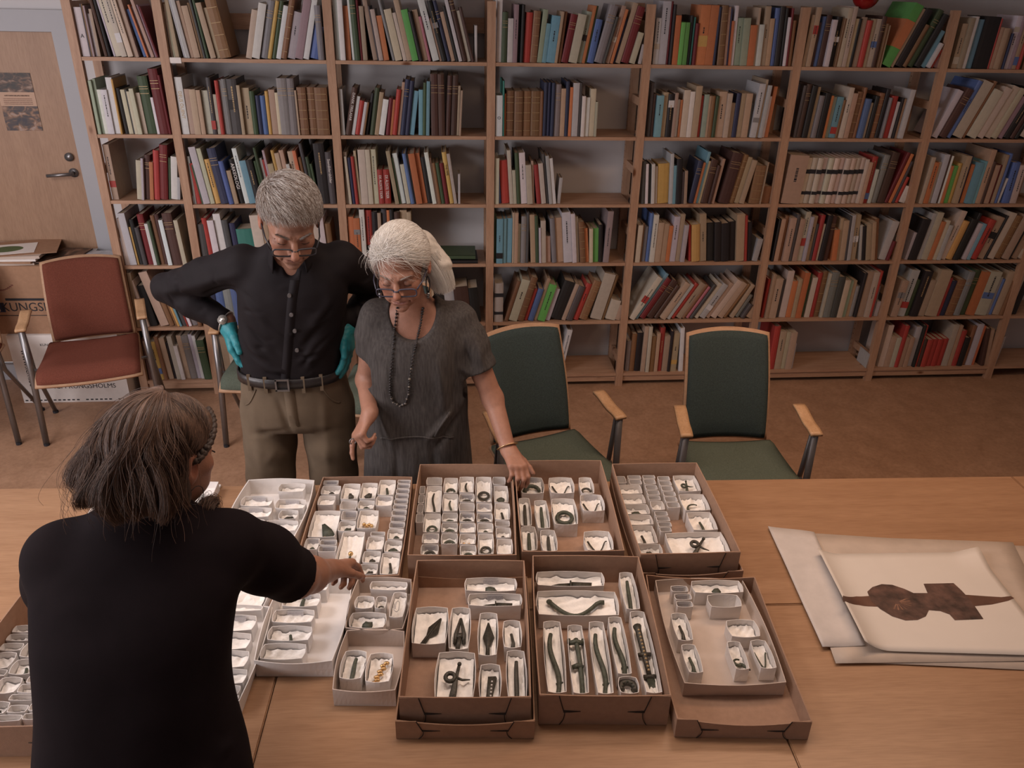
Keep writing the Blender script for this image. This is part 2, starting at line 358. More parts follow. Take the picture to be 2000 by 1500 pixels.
CELLS = '''0,0,160,310|l-1 W57:62 D12:66 B10:66 P14:64 W18:54 T22:60 l-5 N26:72 K22:75 l-8 L14:88 C52:90 C44:90 C42:90 T24:88 T24:86 l-12 U34:60 O14:66 L18:64 T24:84 P14:66 M14:64
0,1,331,453|l-3 T14:68 C18:68 T30:78 l-7 L16:74 W14:80 L20:78 T30:72 T50:66 B25:70 D18:80 E22:85 l-9 T44:70 T30:64 B90:86
0,1,481,622|l14 C30:62 W40:70 G38:74 Y20:74 E22:74 W24:68 B30:78 L40:60 P40:76 W30:78 U50:78
0,1,622,634|l0 G30:70
0,2,655,932|l0 W32:85 W34:85 O34:70 l-2 W14:86 E38:86 M18:78 T30:70 l-8 T30:84 D10:70 C30:66 O40:58 l-12 G20:80 C50:66 C26:62 T36:78 F44:66 K26:64 T36:66 X20:58 l-14 W48:80 T14:56 K36:78 V28:78 T28:64 K22:72 W24:80 N36:94 C24:66 N22:70 l0 L18:48
0,3,969,1255|l1 W34:84 E40:66 W38:58 P30:76 K20:76 K22:76 l3 R50:66 B50:68 l6 S34:70 A30:52 A58:62 T20:68 B24:68 l10 M50:64 C60:64 S36:68 O20:76 E14:76 U50:58 l14 G62:76 D20:62 T30:76 O20:72 V18:60 T36:80 M60:82 C40:70 l8 L24:48
0,4,1275,1552|l0 W38:62 L60:84 M16:84 K20:80 O40:66 F32:57 F34:57 K24:66 Q16:64 M24:56 O70:80 O60:80 V20:78 l-2 B50:80 T20:78 V12:76 O14:60 W22:80 S46:64 S50:64 O50:55 T16:78 W36:56 T40:80 T36:64 U36:78 K40:80 K20:78 W22:66 M16:78 B30:62
0,5,1566,1719|l2 T20:70 T30:80 N26:60 U26:68 N36:70 W30:64 K36:68 B14:66 C30:80 C28:82 T24:66 K20:66 T34:68 R34:64 T20:66 C40:66 N30:70 B16:60 T10:58
0,5,1722,1848|l21 F60:84 T22:80 K50:78 B30:58 E40:78 K40:72 A34:56 W24:60 R20:52 P30:66
0,6,1858,2012|l2 T40:62 T30:70 W28:72 A50:68 K110:72 R12:70 T30:58 T30:57 T28:56 V16:50 W40:74 P20:72 T32:74 R20:72 E24:72 B30:72 N30:72
1,0,193,335|l0 S22:72 S20:74 W24:60 W44:60 W44:76 Y14:74 l-2 K28:62 C30:60 D14:60 C22:58 C30:62 C30:56 E70:78 W18:50 M66:88 M14:80
1,1,353,645|l0 W50:78 T40:62 T44:62 T30:61 C48:60 D30:78 C24:55 R26:74 L18:74 G34:76 D70:76 T22:68 T56:64 E36:60 V34:54 U36:54 Y24:60 T44:62 C22:58 G70:78 G50:78 T12:62 B64:66 B60:66 B90:66
1,2,661,900|l0 W26:64 l12 N40:66 W26:54 R34:48 W20:46 B14:46 K24:58 l10 E34:66 T30:60 W40:50 l8 M30:52 O16:50 R34:64 T20:74 V34:78 V30:76 A36:62 l2 A30:64 E24:74 A24:76 l0 N54:86 N46:86 l3 N34:84 N44:84 T16:70 T14:64
1,3,967,1164|l0 W44:58 Q12:78 O8:60 B54:64 B54:64 B54:64 B60:64 B20:64 V24:76 V22:76 V22:76 G40:74 T30:68 V24:78 O20:70 L40:76 D20:76 W22:58 W30:56 C36:68 C14:50
1,4,1263,1500|l0 D22:78 N20:62 A44:60 T30:64 K36:62 T20:64 W20:54 O14:54 C40:68 W30:66 T40:74 R20:60 S30:62 T14:60 B26:60 E22:60 T50:66 C30:64 T30:50 V30:64 T30:64 T40:64 D12:50 l3 L40:78 T14:84 L24:76 W20:60 O24:74
1,5,1549,1761|l3 D24:76 N36:78 K40:76 T24:74 G36:62 K44:66 O20:62 S30:60 A44:60 B20:56 C34:74 T34:66 B40:68 B24:74 U44:58 C26:52 K30:62 B40:66 K30:72 G20:60 R46:62 W20:54 K18:60 T22:58 L36:72
1,6,1820,2015|l20 W40:70 N50:72 U34:84 C70:82 B24:84 C60:70 C50:74 C50:76 C30:74 P40:62 K40:74 N30:72 K24:66 C70:72 K30:60
2,0,219,231|l-13 T34:84
2,0,268,352|l8 C36:62 L16:66 N40:70 O26:60 R40:78 M54:86 E20:66 W44:76 L20:60
2,1,376,625|l-7 L20:70 R46:60 E16:58 L60:84 C40:82 Y50:66 V76:82 U44:64 T40:50 K50:66 W40:82 A60:64 K60:66 E30:64 E24:84 L24:68 R20:66 P20:80 T50:60 Y30:80 T40:76 T40:80 L30:60 T50:78 O30:80 B30:70 D30:90 E30:70 E20:60
2,1,625,657|l-2 K52:90 D30:78
2,2,673,893|l-3 C40:78 C30:72 V46:70 R40:72 T30:80 l-1 C90:82 C60:82 C70:82 R70:52 R84:52 l-8 T50:80 E20:70 W60:76 D10:70 C50:60 U50:76 K20:76 O80:76 O60:76 K60:70 W50:78 T20:70 B40:62 E50:62 M50:62 Y60:78 C40:76
2,2,895,899|l0 L16:46
2,3,966,1086|l-4 C30:70 U18:66 R60:66 C26:82 C24:52 E30:78 W44:78 C40:60 T14:66 l-7 R34:60 C34:62 D20:76 L24:74 W26:70
2,3,1088,1094|l4 L18:40
2,4,1251,1340|l-4 D30:66 W20:62 K20:60 W22:62 C20:58 Y80:62 L24:78 A20:60 K40:70 D16:50 T20:52
2,4,1344,1394|l8 V40:66 O14:64 A20:80 T16:66 N50:68 N24:60 T20:70
2,4,1402,1512|l10 N70:78 B36:76 T30:72 T30:68 l3 B70:60 T6:66 B60:60
2,5,1523,1781|l3 T120:76 Z34:72 Z34:72 Z34:72 Z34:72 Z34:72 Z34:72 Z34:72 Z34:72 Z34:72 Z34:72 Z34:72 C20:70 T20:66 R36:74 W24:54 l6 G40:76 N50:80 l14 M24:80 O20:78 D24:66 R24:64 W40:50
2,6,1793,1984|l3 C30:74 O40:66 C24:66 L40:78 N14:78 W14:76 O24:60 F36:60 Y30:64 T40:76 V24:76 O28:62 A50:66 A24:68 T40:86 N24:68 T40:62 M20:62 T24:78 U30:80 l7 W16:40 l0 U60:66 C44:62
3,0,236,367|l-3 C34:74 L50:82 Y14:60 K30:72 D30:60 M46:80 W24:66 E20:70 B30:78 N30:80 W30:72 N70:82 T10:50 C30:72
3,1,392,655|h l-3 D34:70 R24:80 W30:76 W34:86 D30:76 V30:70 Q80:60 C50:84 T30:74 B30:70 C30:80 T40:80 M30:70 T40:76 K40:80 C30:70 W30:80 B30:70
3,2,676,806|l0 O40:82 O44:80 W36:94 R48:92 K40:90 T24:88 D40:94 O20:92 K30:94 N40:90 T50:92 T30:90
3,3,965,1188|l0 E14:86 A44:78 A24:78 A40:78 T14:88 T24:88 C20:68 G36:82 D18:88 l-3 T34:84 E24:82 L14:62 C34:74 T34:46 l-5 G34:78 T50:78 W60:88 W30:86 C20:80 l-6 B40:72 O24:60 l-3 C24:60 F40:60 K30:66 l2 P40:90
3,4,1239,1478|l1 C36:66 B16:68 G30:62 U24:86 W36:84 T44:70 T40:68 O30:64 L44:80 T36:84 L30:66 l-7 R20:64 Y60:66 T50:84 K60:68 K50:70 K60:68 K50:70 T60:84 R24:82 K36:70 l8 L40:56
3,5,1505,1735|l2 K20:76 T36:76 B30:80 T50:78 D30:84 T40:76 C40:88 L24:80 T40:80 D20:66 R34:82 C16:66 K40:82 N40:80 l-4 O40:56 T24:76 T44:72 D16:80 L30:82 T44:82 l-10 L20:64 K30:62 T40:66 T30:70 B34:74 l9 L60:88 M24:72
3,6,1767,2012|l7 L20:50 K60:74 L30:84 C40:86 O30:70 C30:72 L24:64 l12 C40:88 Y44:70 K40:74 K24:84 L30:66 A24:66 l14 R50:72 T54:76 K16:80 C50:84 B50:78 T40:80 K20:74 T50:84 C50:86 B40:74
4,0,267,395|l-8 T30:90 D40:60 C24:78 K60:68 l-12 T70:90 B40:70 B24:60 Y20:62 A16:64 D40:62 R12:62 W24:58 G50:60 l-4 B30:50
4,1,415,655|h l-2 V24:80 U30:82 G30:80 U30:84 C30:84 A30:82 T40:80 B30:80 C30:78 K40:80 T30:80 E30:70 Y30:78 Q40:60
4,2,675,940|h l-6 T40:80 B30:78 T40:70 W30:80 C30:76 N40:70 T30:80 W30:76 C40:70 T24:84 K40:70 L40:90 N60:62 K40:60
4,3,985,1214|l16 B24:70 C50:72 B40:76 R24:56 U34:56 T20:74 F44:64 L30:56 l18 K70:66 T24:64 D40:60 R36:64 B50:68 l14 C70:80 B20:78 C60:80 T30:66
4,3,965,982|l0 Z50:68
4,4,1228,1472|l30 C40:74 A24:80 M40:70 N50:66 N30:58 T40:64 L30:62 R30:62 T40:62 B24:60 X24:56 D24:60 C30:62 L40:60 T30:62 C40:66 T40:62 B24:60 l27 T30:72 G34:78 D30:76 T40:64
4,5,1487,1730|l2 R20:70 T24:80 T60:72 D30:68 C50:84 O40:66 T30:70 O40:82 E30:78 C40:72 R34:80 B40:82 C20:80 G60:82 D50:74 C40:68 S30:66 T30:66 G30:56 K24:80 T50:82 C40:82 R20:84 G24:56 L30:50
4,6,1737,1986|l6 T40:66 L50:84 E30:66 K50:82 T40:66 T70:84 R24:70 V34:64 B50:66 G40:80 E40:82 O50:80 C70:80 L24:70 U20:66 T40:80 B24:76 C50:78 K40:76
5,0,288,416|l-4 N30:80 T30:76 Y40:74 B24:84 T34:80 K20:70 C30:84 W24:66 T30:84 G44:84 L24:86 W20:84 E50:76
5,1,432,560|h l0 T30:80 C24:76 B30:78 T30:80 C24:76 B30:78
5,3,968,1078|h l4 T30:80 B30:76 C30:80 K30:70 T30:80
5,3,1088,1098|l10 W20:84
5,4,1221,1333|l0 G30:60 B36:74 K44:76 T30:90 C24:90 B40:70 T24:76 R34:86 T40:70 K20:80 T44:76 l-4 W30:86
5,5,1500,1549|l0 R40:86 T40:76 C30:74 T40:74 L14:50
5,5,1688,1698|l4 L30:60
5,6,1715,1942|l2 C40:84 T40:62 C34:60 R30:84 T30:60 T30:60 L40:80 K20:84 R14:84 N24:56 R40:55 R40:55 R40:55 R40:55 C40:84 T34:82 R36:72 K40:58 B30:80 L44:84 O20:80 l-6 N30:76 T30:74 l4 L50:60'''
rb = random.Random(5)
def book_mesh(W, H, D, col, rnd, mbc=None, mbp=None, mt=None):
    """cover (rounded spine, two boards) and page block; origin at the bottom left of the spine, +x along shelf, +y into shelf"""
    c = mbc or MB(); p = mbp or MB()
    bt = min(.0025, W*.16); r = min(.006, W*.25)*rnd
    prof = [(0, D), (0, r), (W*.18, r*.35), (W*.5, 0), (W*.82, r*.35), (W, r), (W, D), (W-bt, D), (W-bt, r+.004), (bt, r+.004), (bt, D)]
    v = [(x, y, 0) for x, y in prof]+[(x, y, H) for x, y in prof]
    n = len(prof); f = [(i, (i+1) % n, n+(i+1) % n, n+i) for i in range(n)]
    for z, flip in ((0, 1), (n, 0)):
        for q in ((0, 1, 9, 10), (1, 2, 3, 9), (3, 8, 9), (3, 4, 5, 8), (5, 6, 7, 8)):
            f.append(tuple(z+i for i in (reversed(q) if not flip else q)))
    f = [tuple(q) for q in f]
    if mt is not None: v = [tuple(mt @ Vector(a)) for a in v]
    c.add(v, f, col)
    lo, hi = (bt, r+.0035, .004), (W-bt, D-.004, H-.004)
    p.box(lo, hi, mt)
    return c, p
books = []; last = {}
for line in CELLS.split('\n'):
    head, body = line.split('|'); r, b, xa, xb = (int(q) for q in head.split(','))
    z0 = rowz(b, r)+.0095
    gx0 = UNY(xa, PJ((PX[b], .02, z0))[1], .02)[0]; gx1 = UNY(xb, PJ((PX[b+1], .02, z0))[1], .02)[0]
    lo_lim = PX[b]+.027; hi_lim = PX[b+1]-.027
    gx0 = max(gx0, lo_lim); gx1 = min(gx1, hi_lim) if b < 6 else gx1
    toks = body.split(); lean = 0.; hid = False; seq = []
    for t in toks:
        if t == 'h': hid = True
        elif t[0] == 'l' and (t[1:].lstrip('-').isdigit()): lean = math.radians(float(t[1:]))
        else:
            wd, h = t[1:].split(':'); seq.append([t[0], float(wd), float(h)/100*.385, lean+math.radians(rb.uniform(-.35, .35))])
    pitch = rowz(b, r-1)-rowz(b, r) if r else .385
    def lay(s):
        x = gx0; out = []; prev = None
        for c, wd, h, a in seq:
            t = max(.004, wd*s*math.cos(a))
            h2 = min(h*pitch/.385/max(.8, math.cos(a))*.97, (pitch-.0235-t*abs(math.sin(a)))/math.cos(a)-.002)
            ca, sa = math.cos(a), math.sin(a)
            # left edge of this book at height z: x + offset ; pivot keeps lowest corner on the shelf
            lift = t*sa if a > 0 else 0.
            if a >= 0: bl = (0., lift)     # leaning right: bottom right corner rests on the shelf
            else: bl = (0., 0.)
            def left(z): return (z-bl[1])*math.tan(a)
            px_ = x
            if prev is not None:
                top = min(h2*ca, prev[1])
                zs = [0., top*.5, top]
                need = max(prev[0](z)-left(z) for z in zs)
                px_ = max(need+.0006, x if a*prev[2] < 0 else -9)
                px_ = max(px_, need+.0006)
            if prev is None and a < 0: px_ = max(px_, lo_lim+h2*abs(sa)*1.) if False else px_
            out.append((px_+bl[0], bl[1], t, h2, a, c))
            xr = px_+t*ca; zr = bl[1]-t*sa
            def right(z, xr=xr, zr=zr, a=a): return xr+(z-zr)*math.tan(a)
            prev = (right, h2*ca, a); x = xr
        return out, x
    s0, s1 = 1e-5, 1e-2
    for _ in range(40):
        sm = (s0+s1)/2
        if lay(sm)[1] > gx1: s1 = sm
        else: s0 = sm
    out, _ = lay(s0)
    for (x, z, t, h, a, c) in out:
        # keep inside the uprights
        top_l = x+h*math.sin(a)
        top_r = x+t*math.cos(a)+h*math.sin(a)
        if b < 6 and top_r > hi_lim and a > 0:
            h = max(.1, (hi_lim-x-t*math.cos(a))/math.sin(a))
        if top_l < lo_lim and a < 0:
            a = -math.asin(min(1, max(0, (x-lo_lim))/h)) if x > lo_lim else 0.
        books.append(dict(r=r, b=b, x=x, z=z0+z, t=t, h=h, a=a, c=c, hid=hid))
# a lean limited to the upright must not spill on its neighbours: sort and count
for key in {(q['r'], q['b']) for q in books}:
    row = sorted([q for q in books if (q['r'], q['b']) == key], key=lambda q: q['x'])
    for i, q in enumerate(row): q['i'] = i; q['n'] = len(row)
for q in books:
    P = np.array([q['x'], 0, q['z']+q['h']/2]); dist = (P-CP)@CF
    vis = PJ(P); q['size'] = 0 if (q['hid'] or vis[0] > 2000 or vis[0] < 0) else q['t']*q['h']/dist**2
    q['d'] = min(.262, max(.13, q['h']*rb.uniform(.66, .8))); q['y'] = rb.uniform(.006, .03)
    n, col = BC[q['c']]; k = rb.uniform(.82, 1.12)
    q['col'] = tuple(min(.8, max(.008, ch*k*rb.uniform(.93, 1.07))) for ch in col); q['rnd'] = .25 if q['c'] in 'CTWLSAOFP' else 1.
rank = sorted(books, key=lambda q: -q['size'])
N_IND = 300
ind = {id(q) for q in rank[:N_IND]}
SHN = ['top shelf', 'second shelf down', 'third shelf down', 'fourth shelf down', 'fifth shelf down', 'bottom shelf']
BAYN = ['narrow left bay', 'second bay', 'third bay', 'fourth bay', 'fifth bay', 'sixth bay', 'seventh bay']
restc, restp = MB(), MB()
TXT = {}
def first_of(r, b, c, k=0): return [q for q in sorted(books, key=lambda q: q['x']) if q['r'] == r and q['b'] == b and q['c'] == c][k]
def settext(r, b, c, k, s, m, frac=.5, size=None):
    q = first_of(r, b, c, k); q['txt'] = (s, m, frac, size); ind.add(id(q))
settext(0, 0, 'W', 0, 'A', 'ink', .42, .026)
settext(1, 1, 'W', 0, 'DEUS OLIENT', 'gilt_line', .52, None)
settext(1, 2, 'N', 0, 'DANSK TRELASAR', 'white_card', .6)
settext(1, 3, 'W', 0, 'O', 'ink', .45, .022)
settext(2, 1, 'K', 0, 'ARKEOLOGI', 'white_card', .62, .026)
settext(2, 1, 'D', 1, 'Sten\u00e5ldersbilder', 'white_card', .64, None)
settext(2, 2, 'R', 1, 'DE \u00c4LDSTE TIDER', 'white_card', .5)
settext(2, 2, 'R', 2, 'DE \u00c4LDSTE TIDER', 'white_card', .5)
settext(2, 2, 'Y', 0, 'THE PIPE', 'ink', .66)
nb = 0
for q in books:
    R = Matrix.Rotation(q['a'], 4, 'Y')
    loc = Vector((q['x'], q['y'], q['z']))
    if id(q) not in ind:
        mt = Matrix.Translation(loc) @ R
        book_mesh(q['t'], q['h'], q['d'], q['col'], q['rnd'], restc, restp, mt)
        if q['c'] == 'Z':
            for f0, f1 in ((.2, .27), (.66, .75)): restc.box((-.0003, -.0006, q['h']*f0), (q['t']+.0003, .004, q['h']*f1), mt, (.02, .02, .02))
        continue
    nb += 1
    c, p = book_mesh(q['t'], q['h'], q['d'], q['col'], q['rnd'])
    o = c.build('book', 'book'); o.location = loc; o.rotation_euler = (0, q['a'], 0)
    p.build('page_block', 'pages', o)
    hh = q['h']; ad = math.degrees(q['a'])
    size = 'tall' if hh > .29 else ('short' if hh < .215 else ('thick' if q['t'] > .04 else ('thin' if q['t'] < .014 else '')))
    ln = ' leaning left' if ad < -4 else (' leaning right' if ad > 4 else '')
    nm = BC[q['c']][0]
    lbl = f"{size} {nm} book{ln}, {ordn(q['i'])} from left on {SHN[q['r']]}, {BAYN[q['b']]}".strip()
    tag(o, lbl, 'book', f"books on the {SHN[q['r']]}")
    t, h = q['t'], q['h']; rr = random.Random(nb*7)
    dk = sum(q['col']) < .45
    if 'txt' in q:
        s, m, fr, sz = q['txt']
        if len(s) == 1: text('spine_letter', s, sz, m, o, (t/2, -.0008, h*fr), (math.pi/2, 0, 0))
        else:
            sz = sz or t*.62
            tx = text('spine_title', s, sz, m, o, (t/2, -.0008, h*fr), (math.pi/2, math.pi/2, 0))
            wid = len(s)*sz*.62
            if wid > h*.8: tx.scale = (h*.8/wid, 1, 1)
    elif q['c'] == 'Z':
        for f0, f1 in ((.2, .27), (.66, .75)):
            MB().box((-.0003, -.0006, h*f0), (t+.0003, .004, h*f1), None, (.02, .02, .02)).build('black_band', 'ink', o)
    elif q['c'] == 'B' or (q['c'] in 'NEMVG' and t > .018):
        g = MB()
        for f0 in ((.12, .34, .52, .74, .86) if q['c'] == 'B' else (.7, .78, .82)):
            g.box((t*.06, -.0005, h*f0), (t*.94, .002, h*f0+.0022))
        g.build('gilt_lines', 'gilt_line', o)['kind'] = 'stuff'
    elif q['c'] == 'F' and t > .05:
        MB().box((-.0006, -.0006, h*.30), (t+.0006, q['d'], h*.74), None, BC['O'][1]).build('orange_band', 'book', o)
    elif rr.random() < .42 and t > .008:
        ink = (.45, .42, .38) if dk else (.06, .05, .06)
        g = MB(); a, bnd = sorted((rr.uniform(.3, .55), rr.uniform(.6, .92))); z = a
        while z < bnd:
            l = rr.uniform(.003, .012); g.box((t*.43, -.0004, h*z), (t*.57, .001, min(h*z+l, h*.94))); z += (l+.003)/h
        k = 'ink' if not dk else 'gilt_line'
        g.build('title_print', k, o)['kind'] = 'stuff'
        if rr.random() < .35:
            z2 = rr.uniform(.05, .7); cc = rr.choice([BC[x][1] for x in 'WRKYGUC'])
            MB().box((-.0002, -.0003, h*z2), (t+.0002, .001, h*(z2+rr.uniform(.08, .2))), None, cc).build('colour_panel', 'book', o)
rc = restc.build('book_rows', 'book')
tag(rc, 'remaining smaller and half hidden books standing along the lower bookcase shelves', 'books', None, 'stuff')
rp = restp.build('page_blocks', 'pages', rc); rp['kind'] = 'stuff'
# two dark albums lying flat, third bay
for k, (cc, zz, dx) in enumerate((('K', .8375, .004), ('E', .862, -.01))):
    mt = Matrix.Translation((.545+dx, .012+.01*k, zz)) @ Matrix.Rotation(math.radians(90), 4, 'Y') @ Matrix.Translation((-.02, 0, 0))
    c, p = MB(), MB()
    W, L, D = .0225, .23, .2
    c.box((0, 0, 0), (L, .004, W), None, BC[cc][1]); c.box((0, 0, 0), (L, D, .003), None, BC[cc][1]); c.box((0, 0, W-.003), (L, D, W), None, BC[cc][1])
    p.box((.004, .004, .0031), (L-.004, D-.004, W-.0031))
    o = c.build('album', 'book'); o.location = (.545+dx, .012+.01*k, zz-.0005+.0006*k); o.rotation_euler = (0, 0, -.03*k)
    p.build('page_block', 'pages', o)
    tag(o, ('black album lying flat under the green album on the fourth shelf down', 'dark green album lying flat on top of the black album, fourth shelf down')[k], 'book', 'albums lying flat')
# red glass ball hanging above the sixth bay
bp = UNY(1690, 2, .05)
ba = MB().sphere((0, 0, 0), .072, 24, 16).build('glass_ball', mat('red_glass', (.22, .008, .01), .12, .05, 10, spec=.6), None, True, tuple(bp+np.array([0, 0, .03])))
tag(ba, 'glossy red ball hanging above the green and orange book', 'ornament')
MB().tube([(0, 0, .07), (0, 0, .09)], .012, 10).build('cap', 'gilt_line', ba)
MB().tube([(0, 0, .09), (0, 0, ZC-bp[2]-.03)], .0015, 6).build('cord', 'ink', ba)
# ------------------------------------------------------------------ poster on the door
yp = WY-.0165
a, b_, c_, d_ = UNY(-12, 142, yp), UNY(58, 142, yp), UNY(84, 255, yp), UNY(13, 255, yp)
px0, px1, pz1, pz0 = (a[0]+d_[0])/2, (b_[0]+c_[0])/2, (a[2]+b_[2])/2, (c_[2]+d_[2])/2
po = MB().box((px0, yp-.001, pz0), (px1, yp, pz1)).build('poster', mat('poster_paper', (.5, .34, .25), .7, .03, 5))
tag(po, 'small paper poster with two brown photographs taped to the door', 'poster')
def photo_mat(name, scale, stops, seed=0):
    m, nt, b = _new(name)
    v = coords(nt, 'Generated', (scale, 1, scale)); f = noise(nt, 1.6, 3, v, .5, .8)
    nt.links.new(ramp(nt, f, stops), b.inputs['Base Color']); b.inputs['Roughness'].default_value = .5
    return m
hz = pz1-pz0
PH = [(.36, (.012, .008, .006)), (.50, (.05, .025, .016)), (.60, (.14, .07, .04)), (.74, (.30, .21, .16))]
MB().box((px0, yp-.0014, pz0+hz*.67), (px1, yp-.0009, pz1)).build('photograph', photo_mat('poster_photo', 3.1, PH), po)
MB().box((px0, yp-.0014, pz0), (px1, yp-.0009, pz0+hz*.43)).build('photograph', photo_mat('poster_photo_two', 2.6, [(.36, (.02, .015, .025)), (.50, (.07, .04, .03)), (.60, (.25, .13, .07)), (.74, (.34, .27, .24))]), po)
MB().box((px0+.03, yp-.0014, pz0+hz*.585), (px1-.03, yp-.0009, pz0+hz*.635)).build('poster_title', lines_mat('poster_title_print', (.5, .34, .25), (.1, .06, .045), 1, 'Z', .42), po)
MB().box((px0+.02, yp-.0014, pz0+hz*.45), (px1-.02, yp-.0009, pz0+hz*.57)).build('poster_text', lines_mat('poster_text_print', (.5, .34, .25), (.2, .12, .09), 4, 'Z', .4), po)

# ------------------------------------------------------------------ moving boxes and what lies on them
def carton(name, fl, w, dp, h, rz, z, m, label):
    o = empty(name, (fl[0], fl[1], z), rz, label, 'box')
    t = .004
    bx = MB()
    bx.box((0, 0, 0), (w, t, h)); bx.box((0, dp-t, 0), (w, dp, h)); bx.box((0, t, 0), (t, dp-t, h)); bx.box((w-t, t, 0), (w, dp-t, h)); bx.box((t, t, 0), (w-t, dp-t, t))
    bx.build('box_body', m, o)
    MB().box((.001, .001, h), (w-.001, dp/2-.001, h+t)).build('top_flap', m, o); MB().box((.001, dp/2+.001, h), (w-.001, dp-.001, h+t)).build('top_flap', m, o)
    return o
wfl = UNZ(48, 787, 0); wz = .325
zz = np.linspace(.1, .6, 200); wz = zz[np.argmin([abs(PJ((wfl[0], wfl[1], q))[1]-656) for q in zz])]
wx = UNZ(256, 783, 0)
ang = math.atan2(wx[1]-wfl[1], wx[0]-wfl[0]); ww = float(np.hypot(wx[0]-wfl[0], wx[1]-wfl[1]))
wbx = carton('moving_box', wfl, ww, .34, wz-.004, ang, 0, 'white_card', 'white printed moving box standing on the floor behind the red chair')
text('web_address', 'www.icm.se', .05, 'ink', wbx, (.075, -.0006, wz*.52), (math.pi/2, math.pi/2, 0))
text('printed_name', 'ICM KUNGSHOLMS', .042, 'ink', wbx, (ww*.60, -.0006, wz*.24), (math.pi/2, 0, 0))
text('printed_line', 'KUNGSHOLMS', .022, 'ink', wbx, (ww*.40, -.0006, wz*.86), (math.pi/2, 0, 0))
MB().prism([(0, 0), (.05, 0), (.018, .085)], 0, .0006, Matrix.Translation((ww*.38, -.0001, wz*.52)) @ Matrix.Rotation(math.pi/2, 4, 'X')).build('blue_emblem', mat('blue_print', (.03, .04, .16), .7), wbx)
g = MB()
for k in range(22):
    if k % 7 != 5: g.box((.01+k*ww/23, -.0005, .012), (.01+(k+.6)*ww/23, 0, .02))
g.build('border_print', 'ink', wbx)['kind'] = 'stuff'
bfl = wfl+np.array([-.10, .03, 0]); bw = .50
bh = zz[np.argmin([abs(PJ((bfl[0]+.1, bfl[1], wz+q))[1]-520) for q in zz])]
bbx = carton('moving_box', bfl, bw, .33, bh-.004, ang-.02, wz, 'kraft', 'brown printed moving box stacked on the white moving box')
text('printed_name', 'KUNGSHOLMS', .075, 'ink', bbx, (.34, -.0006, bh*.40), (math.pi/2, 0, 0), sx=.95)
MB().box((.14, -.0006, bh*.50), (bw-.05, 0, bh*.535)).build('black_rule', 'ink', bbx)
MB().box((.055, -.0006, bh*.33), (.125, 0, bh*.47)).build('blue_square_logo', mat('logo_blue', (.02, .03, .07), .7), bbx)
MB().box((.07, -.0006, bh*.275), (bw-.05, 0, bh*.285)).build('thin_rule', 'ink', bbx)
g = MB()
for k in range(12):
    x = .06+k*.012; g.box((x, -.0006, bh*.72-.03*math.sin(k/11*math.pi)), (x+.013, 0, bh*.735-.03*math.sin(k/11*math.pi)))
g.build('red_arc_print', mat('red_print', (.16, .05, .04), .7), bbx)
zt = wz+bh
ba_ = Matrix.Translation((bfl[0], bfl[1], 0)) @ Matrix.Rotation(ang-.02, 4, 'Z')
def flat_item(name, x, y, w, d, h, rz, z, m, label, cat, wave=.0):
    p = ba_ @ Vector((x, y, z))
    o = MB().box((-w/2, -d/2, 0), (w/2, d/2, h)).build(name, m, None, False, tuple(p), rz+ang)
    return tag(o, label, cat)
z = zt
for k, (c, hh) in enumerate((('tan_card', .014), ('kraft', .010), ('white_card', .012), ('tan_card', .016))):
    flat_item('paper_folder', .13+.01*k, .16, .40, .31, hh-.0005, [.05, -.06, .02, .08][k], z, c, ['lowest grey paper folder in the pile on the brown moving box', 'brown paper folder second from the bottom of the pile', 'white paper folder in the middle of the pile on the box', 'thick tan paper folder third from the bottom under the brown sheet'][k], 'folder'); z += hh
flat_item('cardboard_sheet', .20, .17, .42, .30, .004, .28, z, 'kraft', 'kraft cardboard sheet lying askew on top of the folder pile', 'cardboard'); z += .0045
cdp = flat_item('card_print', .15, .13, .30, .20, .002, .30, z, 'white_card', 'white card printed with a green oval on top of the pile', 'card')
ov = MB(); ov.prism([(.085*math.cos(t*math.pi/20), .058*math.sin(t*math.pi/20)) for t in range(40)], .002, .0026); ov.build('green_oval', mat('oval_green', (.09, .13, .055), .7), cdp)
z2 = zt
for k, (c, lb) in enumerate(((mat('magazine_grey', (.3, .3, .3), .35, .5, 8), 'grey magazine lying beside the white card next to the bookcase'), (photo_mat('magazine_cover', 2.2, PH), 'glossy brown magazine on the grey magazine near the bookcase'))):
    flat_item('magazine', .44+.05*(1-k), .16, .22, .28, .008, .12-.2*k, z2, c, lb, 'magazine'); z2 += .0085
flat_item('catalogue', .66, .14, .20, .26, .009, .05, zt, mat('catalogue_grey', (.42, .42, .44), .4, .3, 12), 'pale grey catalogue overhanging the box edge behind the red chair', 'magazine')

